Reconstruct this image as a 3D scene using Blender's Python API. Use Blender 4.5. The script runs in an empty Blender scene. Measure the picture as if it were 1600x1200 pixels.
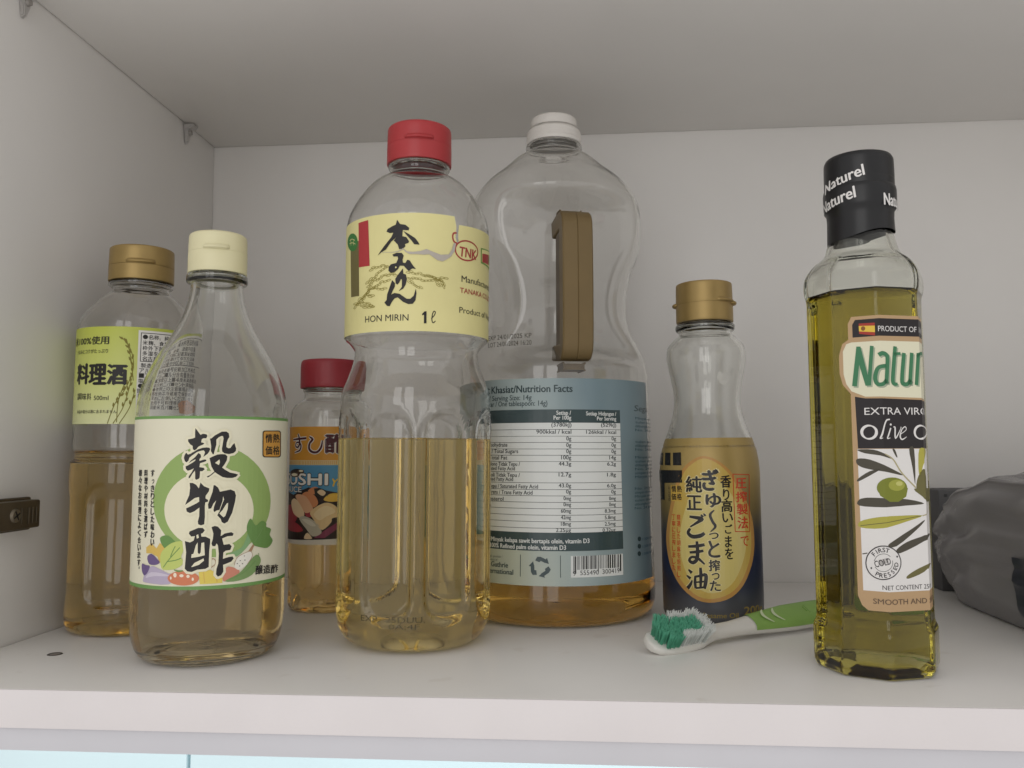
import bpy, bmesh, math, random
from mathutils import Vector, Matrix, noise
from mathutils.geometry import tessellate_polygon

# ------------------------------------------------------------------ camera, world, light, exposure
SC = bpy.context.scene
COL = SC.collection
SC.render.engine = 'CYCLES'
SC.render.resolution_x, SC.render.resolution_y = 1024, 768
cam = bpy.data.cameras.new('camera'); cam_ob = bpy.data.objects.new('camera', cam); COL.objects.link(cam_ob)
SC.camera = cam_ob
cam.sensor_width = 36; cam.sensor_fit = 'HORIZONTAL'; cam.lens = 1316.2 * 36 / 1600
cam.clip_start = 0.01; cam.clip_end = 30
CAM_POS = Vector((0.29072, -0.33713, 0.09735))
yaw, pitch, roll = 0.08173, 0.07774, -0.00475
fw = Vector((-math.sin(yaw) * math.cos(pitch), math.cos(yaw) * math.cos(pitch), math.sin(pitch)))
rt = Vector((math.cos(yaw), math.sin(yaw), 0)); up = rt.cross(fw)
rt = rt * math.cos(roll) + up * math.sin(roll); up = rt.cross(fw)
M = Matrix((rt, up, -fw)).transposed().to_4x4(); M.translation = CAM_POS
cam_ob.matrix_world = M

world = bpy.data.worlds.new('World'); SC.world = world; world.use_nodes = True
bg = world.node_tree.nodes['Background']
bg.inputs[0].default_value = (1.0, 0.968, 0.942, 1); bg.inputs[1].default_value = 0.70   # the dim room around the cupboard

def area(name, loc, target, sx, sy, power, col):
    l = bpy.data.lights.new(name, 'AREA'); l.shape = 'RECTANGLE'; l.size, l.size_y = sx, sy
    l.energy = power; l.color = col
    o = bpy.data.objects.new(name, l); COL.objects.link(o); o.location = loc
    o.rotation_euler = (Vector(target) - Vector(loc)).to_track_quat('-Z', 'Y').to_euler()
    return o
for wx in (-0.28, 0.22):          # the two panes of the kitchen window behind the viewer
    area('window_light', (wx, -1.55, 0.38), (0.32, 0.2, 0.12), 0.36, 1.25, 2.2, (1.0, 0.99, 0.98))
area('added_tile_light', (0.15, 0.06, -0.07), (0.1, 0.32, -0.16), 0.9, 0.06, 0.75, (0.80, 0.94, 1.0))   # unseen lamp added under the cupboard to brighten the tiles

SC.view_settings.view_transform = 'Standard'; SC.view_settings.look = 'None'
SC.view_settings.exposure = -0.03; SC.view_settings.gamma = 1.0
SC.cycles.use_denoising = True
SC.cycles.max_bounces = 28; SC.cycles.transmission_bounces = 28; SC.cycles.glossy_bounces = 8
SC.cycles.diffuse_bounces = 8; SC.cycles.transparent_max_bounces = 16
SC.cycles.sample_clamp_indirect = 6.0; SC.cycles.blur_glossy = 0.5
SC.cycles.caustics_refractive = True; SC.cycles.caustics_reflective = True

# ------------------------------------------------------------------ materials
def lin(h):
    h = h.lstrip('#'); out = []
    for i in (0, 2, 4):
        c = int(h[i:i + 2], 16) / 255
        out.append(c / 12.92 if c <= 0.04045 else ((c + 0.055) / 1.055) ** 2.4)
    return (*out, 1)
MATS = {}
def pbr(name, col, rough=0.5, metal=0.0, var=0.0, vscale=60, bump=0.0, bscale=400, spec=0.5, coat=0.0, trans=0.0, sss=0.0):
    if name in MATS: return MATS[name]
    m = bpy.data.materials.new(name); m.use_nodes = True; nt = m.node_tree; b = nt.nodes['Principled BSDF']
    c = lin(col) if isinstance(col, str) else (*col, 1)
    b.inputs['Base Color'].default_value = c; b.inputs['Roughness'].default_value = rough
    b.inputs['Metallic'].default_value = metal; b.inputs['Specular IOR Level'].default_value = spec
    b.inputs['Coat Weight'].default_value = coat; b.inputs['Coat Roughness'].default_value = 0.12
    if sss:
        b.inputs['Subsurface Weight'].default_value = sss; b.inputs['Subsurface Radius'].default_value = (0.003, 0.003, 0.003)
    tc = nt.nodes.new('ShaderNodeTexCoord')
    if var:
        n = nt.nodes.new('ShaderNodeTexNoise'); n.inputs['Scale'].default_value = vscale; n.inputs['Detail'].default_value = 5
        nt.links.new(tc.outputs['Object'], n.inputs['Vector'])
        r = nt.nodes.new('ShaderNodeMapRange'); r.inputs[1].default_value = 0.3; r.inputs[2].default_value = 0.7
        r.inputs[3].default_value = 1 - var; r.inputs[4].default_value = 1 + var
        nt.links.new(n.outputs['Fac'], r.inputs[0])
        mx = nt.nodes.new('ShaderNodeVectorMath'); mx.operation = 'SCALE'; mx.inputs[0].default_value = c[:3]
        nt.links.new(r.outputs[0], mx.inputs['Scale']); nt.links.new(mx.outputs[0], b.inputs['Base Color'])
        r2 = nt.nodes.new('ShaderNodeMapRange'); r2.inputs[3].default_value = rough * 0.85; r2.inputs[4].default_value = min(1, rough * 1.2)
        nt.links.new(n.outputs['Fac'], r2.inputs[0]); nt.links.new(r2.outputs[0], b.inputs['Roughness'])
    if bump:
        n = nt.nodes.new('ShaderNodeTexNoise'); n.inputs['Scale'].default_value = bscale; n.inputs['Detail'].default_value = 4
        nt.links.new(tc.outputs['Object'], n.inputs['Vector'])
        bp = nt.nodes.new('ShaderNodeBump'); bp.inputs['Strength'].default_value = bump; bp.inputs['Distance'].default_value = 0.001
        nt.links.new(n.outputs['Fac'], bp.inputs['Height']); nt.links.new(bp.outputs[0], b.inputs['Normal'])
    MATS[name] = m; return m

def glass(name, col=(1, 1, 1), ior=1.5, rough=0.0, bump=0.0, bscale=60):
    m = bpy.data.materials.new(name); m.use_nodes = True; nt = m.node_tree
    nt.nodes.remove(nt.nodes['Principled BSDF']); out = nt.nodes['Material Output']
    g = nt.nodes.new('ShaderNodeBsdfGlass'); g.inputs['Color'].default_value = (*col, 1); g.inputs['IOR'].default_value = ior
    g.inputs['Roughness'].default_value = rough
    if bump:
        tc = nt.nodes.new('ShaderNodeTexCoord')
        n = nt.nodes.new('ShaderNodeTexNoise'); n.inputs['Scale'].default_value = bscale; n.inputs['Detail'].default_value = 2
        nt.links.new(tc.outputs['Object'], n.inputs['Vector'])
        bp = nt.nodes.new('ShaderNodeBump'); bp.inputs['Strength'].default_value = bump; bp.inputs['Distance'].default_value = 0.002
        nt.links.new(n.outputs['Fac'], bp.inputs['Height']); nt.links.new(bp.outputs[0], g.inputs['Normal'])
    nt.links.new(g.outputs[0], out.inputs['Surface']); return m

def liquid(name, T, L):
    """T = share of light left after L metres; the index of refraction of each face sits in the attribute 'ior'."""
    s = [-math.log(max(t, 1e-3)) / L for t in T]; d = max(s) * 1.02
    m = glass(name); nt = m.node_tree; g = [n for n in nt.nodes if n.type == 'BSDF_GLASS'][0]
    at = nt.nodes.new('ShaderNodeAttribute'); at.attribute_name = 'ior'
    nt.links.new(at.outputs['Fac'], g.inputs['IOR'])
    v = nt.nodes.new('ShaderNodeVolumeAbsorption'); v.inputs['Color'].default_value = (*[1 - x / d for x in s], 1); v.inputs['Density'].default_value = d
    nt.links.new(v.outputs[0], nt.nodes['Material Output'].inputs['Volume']); return m

# ------------------------------------------------------------------ object helpers
def link(o, parent=None):
    COL.objects.link(o)
    if parent: o.parent = parent
    return o
def tag(o, label=None, cat=None, group=None, kind=None):
    for k, v in (('label', label), ('category', cat), ('group', group), ('kind', kind)):
        if v: o[k] = v
    return o
def empty(name, loc, label, cat, group=None, lean=0.0, foot=0.0):
    o = bpy.data.objects.new(name, None); o.empty_display_size = 0.02; link(o)
    o.location = (loc[0], loc[1], loc[2] + abs(lean) * foot); o.rotation_euler = (0, lean, 0)   # some bottles stand a touch off plumb
    return tag(o, label, cat, group)
def mesh(name, verts, faces, mat, parent=None, smooth=True, mats=None, midx=None):
    me = bpy.data.meshes.new(name); me.from_pydata([tuple(v) for v in verts], [], faces)
    for m in (mats or [mat]): me.materials.append(m)
    if midx: me.polygons.foreach_set('material_index', midx)
    if smooth: me.polygons.foreach_set('use_smooth', [True] * len(me.polygons))
    me.update()
    return link(bpy.data.objects.new(name, me), parent)
def from_bm(name, bm, mat, parent=None, smooth=False, angle=None):
    me = bpy.data.meshes.new(name); bm.normal_update(); bm.to_mesh(me); bm.free(); me.materials.append(mat)
    if smooth or angle: me.polygons.foreach_set('use_smooth', [True] * len(me.polygons))
    if angle: me.set_sharp_from_angle(angle=math.radians(angle))
    return link(bpy.data.objects.new(name, me), parent)
def box_bm(x0, y0, z0, x1, y1, z1, bevel=0.0, seg=2, bm=None):
    bm = bm or bmesh.new()
    r = bmesh.ops.create_cube(bm, size=1)
    for v in r['verts']:
        v.co = Vector(((x0 + x1) / 2 + v.co.x * (x1 - x0), (y0 + y1) / 2 + v.co.y * (y1 - y0), (z0 + z1) / 2 + v.co.z * (z1 - z0)))
    if bevel:
        es = list({e for v in r['verts'] for e in v.link_edges})
        bmesh.ops.bevel(bm, geom=es, offset=bevel, segments=seg, affect='EDGES', profile=0.5)
    return bm
def mm(v): return tuple(c * 0.001 for c in v)

# ---- profile curves: list of (r, z) in mm, sampled with Catmull-Rom; a repeated point makes a corner
def scaled(c, k): return [(r * k, z) for r, z in c]
def curve(pts, n=5):
    out = []
    P = [Vector(p) for p in pts]
    for i in range(len(P) - 1):
        if (P[i] - P[i + 1]).length < 1e-6: continue
        p1, p2 = P[i], P[i + 1]; p0 = P[i - 1] if i else p1; p3 = P[i + 2] if i + 2 < len(P) else p2
        for k in range(n):
            t = k / n
            q = 0.5 * ((2 * p1) + (p2 - p0) * t + (2 * p0 - 5 * p1 + 4 * p2 - p3) * t * t + (3 * p1 - p0 - 3 * p2 + p3) * t ** 3)
            out.append((max(q.x, 0), q.y))
    out.append(tuple(P[-1])); return out
def densify(c, step):
    out = [c[0]]
    for a, b in zip(c, c[1:]):
        L = math.dist(a, b); n = max(1, int(math.ceil(L / step)))
        for k in range(1, n + 1): out.append((a[0] + (b[0] - a[0]) * k / n, a[1] + (b[1] - a[1]) * k / n))
    return out
def inset(c, wall):
    """the same curve moved inwards by the wall thickness (number or function of z)"""
    out = []
    for i, p in enumerate(c):
        a = c[max(i - 1, 0)]; b = c[min(i + 1, len(c) - 1)]
        d = Vector((b[0] - a[0], b[1] - a[1]))
        if d.length < 1e-9: continue
        d.normalize(); n = Vector((-d.y, d.x))
        w = wall(p[1]) if callable(wall) else wall
        out.append((max(p[0] + n.x * w, 0), p[1] + n.y * w))
    res = [out[0]]
    for p in out[1:]:                       # keep the inner curve climbing outside the base
        if p[0] >= res[-1][0] or p[1] >= res[-1][1] - 1e-6: res.append(p)
    return res
def cut_at(c, level):
    for i in range(1, len(c)):
        if c[i][1] >= level and c[i - 1][1] < level and c[i][0] > 1:
            t = (level - c[i - 1][1]) / (c[i][1] - c[i - 1][1])
            q = (c[i - 1][0] + (c[i][0] - c[i - 1][0]) * t, level)
            return c[:i] + [q], [q] + c[i:]
    return c, []
def circle_pt(r, z, k, n):
    t = 2 * math.pi * k / n
    return (r * math.sin(t), -r * math.cos(t), z)
def rings(verts, faces, c, n, ptf, flip=False, close_start=False):
    """add a surface of revolution (or any closed section) to verts/faces; returns the index of its first and last ring"""
    base = len(verts)
    for (r, z) in c:
        for k in range(n): verts.append(mm(ptf(r, z, k, n)))
    for i in range(len(c) - 1):
        for k in range(n):
            a = base + i * n + k; b = base + i * n + (k + 1) % n; d = a + n; e = b + n
            faces.append((a, d, e, b) if flip else (a, b, e, d))
    return base, base + (len(c) - 1) * n
def bottle_body(root, outer, wall, gmat, lmat=None, level=None, n=96, ptf=circle_pt, n_l=1.34, n_g=1.5, name='body', ptf_in=None, step=3.0):
    """clear wall with a real inner surface; the liquid shares that surface (index of liquid against wall)"""
    oc = densify(outer, step); ic = densify(inset(outer, wall), step); pin = ptf_in or ptf
    v, f = [], []
    rings(v, f, oc, n, ptf)
    low, high = (cut_at(ic, level) if level else ([], ic))
    b0, t0 = 0, (len(oc) - 1) * n
    b1, t1 = rings(v, f, high, n, pin, flip=True)
    for k in range(n): f.append((t0 + k, t0 + (k + 1) % n, t1 + (k + 1) % n, t1 + k))
    o = mesh(name, v, f, gmat, root)
    lq = None
    if level:
        v, f = [], []
        b, t = rings(v, f, low, n, pin)
        ior = [n_l / n_g] * len(f)
        # liquid surface: two rings and a fan with a small meniscus
        rl = low[-1][0]
        b2, t2 = rings(v, f, [(rl, level), (rl - 1.2, level - 0.5), (rl * 0.6, level - 0.6), (0.01, level - 0.6)], n, pin)
        ior += [n_l] * (len(f) - len(ior))
        lq = mesh('liquid', v, f, lmat, root)
        at = lq.data.attributes.new('ior', 'FLOAT', 'FACE'); at.data.foreach_set('value', ior)
    return o, lq
def lathe(name, pts, mat, parent=None, n=64, ptf=circle_pt, smooth_n=4, raw=False, angle=40):
    c = pts if raw else curve(pts, smooth_n)
    v, f = [], []
    rings(v, f, c, n, ptf)
    o = mesh(name, v, f, mat, parent)
    o.data.set_sharp_from_angle(angle=math.radians(angle))
    return o
def rprof(c):
    """radius at height z on the outside of a profile curve"""
    zs = [(z, r) for r, z in c if r > 5]
    def f(z):
        for (z0, r0), (z1, r1) in zip(zs, zs[1:]):
            if z0 <= z <= z1 and z1 > z0: return r0 + (r1 - r0) * (z - z0) / (z1 - z0)
        return zs[-1][1]
    return f

# ------------------------------------------------------------------ flat print: lettering and artwork laid on label surfaces
_TXT = {}
def text2d(s):
    if s in _TXT: return _TXT[s]
    c = bpy.data.curves.new('glyphs', 'FONT'); c.body = s; c.resolution_u = 3; c.fill_mode = 'FRONT'
    o = bpy.data.objects.new('glyphs', c); COL.objects.link(o); bpy.context.view_layer.update()
    ev = o.evaluated_get(bpy.context.evaluated_depsgraph_get()); me = ev.to_mesh()
    vs = [(v.co.x, v.co.y) for v in me.vertices]; fs = [tuple(p.vertices) for p in me.polygons]
    ev.to_mesh_clear(); COL.objects.unlink(o); bpy.data.objects.remove(o); bpy.data.curves.remove(c)
    used = sorted({i for f in fs for i in f}) or [0]
    if not vs: vs = [(0, 0)]
    xs = [vs[i][0] for i in used]; ys = [vs[i][1] for i in used]
    _TXT[s] = (vs, fs, (min(xs), min(ys), max(xs), max(ys))); return _TXT[s]
def pairs(l): return [(l[i] / 20, l[i + 1] / 20) for i in range(0, len(l), 2)]
def tri_poly(p):
    return [tuple(p[i] for i in t) for t in tessellate_polygon([[Vector((a, b, 0)) for a, b in p]])]
def smooth_line(p, w):
    if len(p) < 3: return p, w
    o, ww = [], []
    for i in range(len(p) - 1):
        p1, p2 = Vector(p[i]), Vector(p[i + 1]); p0 = Vector(p[max(i - 1, 0)]); p3 = Vector(p[min(i + 2, len(p) - 1)])
        for k in range(4):
            t = k / 4
            q = 0.5 * ((2 * p1) + (p2 - p0) * t + (2 * p0 - 5 * p1 + 4 * p2 - p3) * t * t + (3 * p1 - p0 - 3 * p2 + p3) * t ** 3)
            o.append(tuple(q)); ww.append(w[i] * (1 - t) + w[i + 1] * t)
    return o + [p[-1]], ww + [w[-1]]
def stroke(p, w, sm=True):
    if sm: p, w = smooth_line(p, w)
    L, R = [], []
    for i in range(len(p)):
        d = Vector(p[min(i + 1, len(p) - 1)]) - Vector(p[max(i - 1, 0)])
        if d.length < 1e-9: d = Vector((1, 0))
        d.normalize(); q = Vector(p[i]); nn = Vector((-d.y, d.x)) * w[i] / 2
        L.append(tuple(q + nn)); R.append(tuple(q - nn))
    return [(R[i], R[i + 1], L[i + 1], L[i]) for i in range(len(p) - 1)]
def art_faces(ops):
    """-> {'lettering': [(colour, height, [(u, v)...])...], 'artwork': [...]}"""
    out = {'lettering': [], 'artwork': []}
    for op in ops:
        k, col, lay = op[:3]; off = 0.05 + 0.035 * lay
        if k == 'P':
            out['artwork'] += [(col, off, t) for t in tri_poly(pairs(op[3]))]
        elif k == 'O':                       # inked character with a pale halo
            p = pairs(op[3]); out['lettering'] += [(col, off, t) for t in tri_poly(p)]
            for a, b in zip(p, p[1:] + p[:1]):
                d = Vector(b) - Vector(a)
                if d.length < 1e-6: continue
                e = d.normalized() * 0.5
                out['lettering'] += [(op[4], off - 0.035, q) for q in stroke([tuple(Vector(a) - e), tuple(Vector(b) + e)], [op[5]] * 2, False)]
        elif k == 'S':
            p = pairs(op[3]); w = [x / 20 for x in op[4]] if isinstance(op[4], list) else [op[4] / 20] * len(p)
            out['artwork'] += [(col, off, q) for q in stroke(p, w)]
        else:
            s = op[3]; vs, fs, bb = text2d(s)
            a = [x / 20 for x in op[4:8]] if k != 'C' else [x / 20 for x in op[4:7]]
            ext = list(op[8:]) + [0] * 5
            if k == 'K':
                bold, shear = ext[0], ext[1]; ul, vb, ur, vt = a
                sx = (ur - ul) / max(bb[2] - bb[0], 1e-3); sy = (vt - vb) / max(bb[3] - bb[1], 1e-3)
                tf = lambda x, y: (ul + (x - bb[0]) * sx, vb + (y - bb[1]) * sy); hh = vt - vb
            elif k == 'T':
                pre, bold, shear, rot = ext[0] or s, ext[1], ext[2], ext[3]; u0, v0, W, hh = a
                pb = text2d(pre)[2]; ref = text2d('H' if all(ord(ch) < 0x2000 for ch in s) else '国')[2]
                sx = W / max(pb[2] - pb[0], 1e-3); sy = hh / (ref[3] - ref[1])
                y0 = 0 if all(ord(ch) < 0x2000 for ch in s) else ref[1]
                cr, sr = math.cos(math.radians(rot)), math.sin(math.radians(rot))
                def tf(x, y, u0=u0, v0=v0, sx=sx, sy=sy, pb=pb, y0=y0, cr=cr, sr=sr, shear=shear):
                    X = (x - pb[0]) * sx + (y - y0) * sy * shear; Y = (y - y0) * sy
                    return (u0 + X * cr - Y * sr, v0 + X * sr + Y * cr)
            else:
                u0, v0, hh = a; ang = math.radians(op[7]); bold = 0.04; ref = text2d('H')[2]; sc = hh / (ref[3] - ref[1])
                cx, cy = (bb[0] + bb[2]) / 2, (bb[1] + bb[3]) / 2
                def tf(x, y, u0=u0, v0=v0, sc=sc, ang=ang, cx=cx, cy=cy):
                    X, Y = (x - cx) * sc, (y - cy) * sc
                    return (u0 + X * math.cos(ang) - Y * math.sin(ang), v0 + X * math.sin(ang) + Y * math.cos(ang))
            sh = [(0, 0)] if not bold else [(-1, 0), (1, 0), (0, -.6), (0, .6)]
            P = [tf(*q) for q in vs]
            for j, (bx, by) in enumerate(sh):
                dx, dy = bx * bold * hh * 0.6, by * bold * hh * 0.6
                out['lettering'] += [(col, off + 0.004 * j, tuple((P[i][0] + dx, P[i][1] + dy) for i in f)) for f in fs]
    return out
def clip(poly, ax, val, keep_less):
    o = []
    for i in range(len(poly)):
        a, b = poly[i], poly[(i + 1) % len(poly)]
        ia = (a[ax] <= val) == keep_less or a[ax] == val; ib = (b[ax] <= val) == keep_less or b[ax] == val
        if ia: o.append(a)
        if ia != ib:
            t = (val - a[ax]) / (b[ax] - a[ax]); o.append((a[0] + (b[0] - a[0]) * t, a[1] + (b[1] - a[1]) * t))
    return o
def strips(poly, ax, step, force):
    lo = min(p[ax] for p in poly); hi = max(p[ax] for p in poly)
    k0, k1 = math.floor(lo / step + 1e-6), math.ceil(hi / step - 1e-6)
    if k1 - k0 <= 1 or (not force and hi - lo < step): return [poly]
    res = []; rest = poly
    for k in range(k0 + 1, k1):
        a = clip(rest, ax, k * step, True); rest = clip(rest, ax, k * step, False)
        if len(a) > 2: res.append(a)
        if len(rest) < 3: break
    if len(rest) > 2: res.append(rest)
    return res
PRINT = {}
def lay_print(parent, faces, surf, name, ustep=2.6, vstep=None, force=False, finish='paper'):
    cols = []; v, f, mi = [], [], []
    for col, off, poly in faces:
        if col not in cols: cols.append(col)
        ar = sum(poly[i][0] * poly[(i + 1) % len(poly)][1] - poly[(i + 1) % len(poly)][0] * poly[i][1] for i in range(len(poly)))
        if abs(ar) < 1e-7: continue
        if ar < 0: poly = poly[::-1]
        for p in strips(list(poly), 0, ustep, force):
            for q in (strips(p, 1, vstep, False) if vstep else [p]):
                b = len(v); uc = sum(t[0] for t in q) / len(q); v += [mm(surf(u_, v_, off, uc)) for u_, v_ in q]
                f.append(tuple(range(b, b + len(q)))); mi.append(cols.index(col))
    if not f: return None
    return mesh(name, v, f, None, parent, smooth=False, mats=[ink(c, finish) for c in cols], midx=mi)
def ink(col, finish='paper'):
    r = {'paper': 0.46, 'film': 0.24}[finish]
    return pbr('print_%s_%s' % (col, finish), PALETTE[col], r, spec=0.35)
def cyl_surf(rf, R0):
    def s(u, v, off, uc=None):
        th = u / R0; r = rf(v) + off
        return (r * math.sin(th), -r * math.cos(th), v)
    return s
def sheet(name, poly, surf, mat, parent, off=0.05, ustep=2.0, vstep=6.0, thick=0.0):
    v, f = [], []
    for t in tri_poly(poly):
        a = sum(t[i][0] * t[(i + 1) % 3][1] - t[(i + 1) % 3][0] * t[i][1] for i in range(3))
        if a < 0: t = t[::-1]
        for p in strips(list(t), 0, ustep, True):
            for q in strips(p, 1, vstep, True):
                b = len(v); v += [mm(surf(x, y, off)) for x, y in q]; f.append(tuple(range(b, b + len(q))))
    o = mesh(name, v, f, mat, parent, smooth=False)
    bm = bmesh.new(); bm.from_mesh(o.data); bmesh.ops.remove_doubles(bm, verts=bm.verts, dist=2e-6); bm.to_mesh(o.data); bm.free()
    o.data.polygons.foreach_set('use_smooth', [True] * len(o.data.polygons))
    return o
def rectpoly(u0, v0, u1, v1): return [(u0, v0), (u1, v0), (u1, v1), (u0, v1)]

PALETTE = dict(
 ink='#2a2828', black='#232222', cream='#e9e4c8', charcoal='#3a3a38', leaf_green='#96b068', veg_leaf='#6d9352', veg_gold='#d9b860', veg_lettuce='#c3cf74',
 veg_lilac='#b9aec4', veg_lilac2='#cfc6d6', veg_purple='#6d5a86', veg_tomato='#d4805c', veg_tomato2='#d08a74', veg_hi='#f3e6cf', veg_yellow='#e2cc62',
 veg_leek='#86ad7a', veg_white='#ebe8dc', veg_brown='#a98668', veg_cuke='#7d9c62', tag_orange='#d09a4a',
 lab_red='#b23a3e', lab_olive='#6f6740', lab_green='#3c7a3c', lab_yellow='#e4dc9c', rice_line='#8f8338', torn='#b9b2a8', tnk_red='#a84440', emb_green='#6f9a4c',
 dot_ink='#4a4534', rice_brown='#7d7526', paper_white='#e6e4de', tag_rust='#c98a5c',
 maroon='#4a1a24', gold_yel='#e8c33c', rice_roll='#4a3a2c', plate_dark='#2b1f20', fish_red='#9c3440', fish_red2='#7c3450', fish_pale='#e2c8a4', fish_pink='#d8a884',
 fish_salmon='#d08a5e', nori='#2c2a26', egg_yel='#e0b64c', fish_cream='#ddc090', fish_cream2='#e8d2a8', fish_grey='#b9b3a2', fish_grey2='#cfcabb',
 dark_teal='#3c4c4e', table_white='#dfe2e0', table_ink='#30383a', teal_mid='#41626e',
 ses_edge='#b98c4e', ses_mid='#c4a858', ses_core='#cfbf78', ses_hi='#ddd09a', ses_red='#c4452a', tag_gold='#c9a54a', dull_gold='#9a8850',
 lab_tan='#bd9e78', lab_black='#2a2628', lab_cream='#e6e3c8', lab_white='#e8e6e4', flag_red='#a83a30', flag_yel='#e8c44c', flag_crest='#8a5a30',
 name_green='#437f5a', name_shadow='#a9b39c', leaf_dk='#4f4b40', leaf_dk2='#6f6a40', leaf_lt='#b2ac4c', stem_tan='#b5ac88', olive_fruit='#7d8430', olive_hi='#a3a648', olive_hi2='#c4c474', stamp='#3a3638', stamp_tan='#6b5846')
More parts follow.
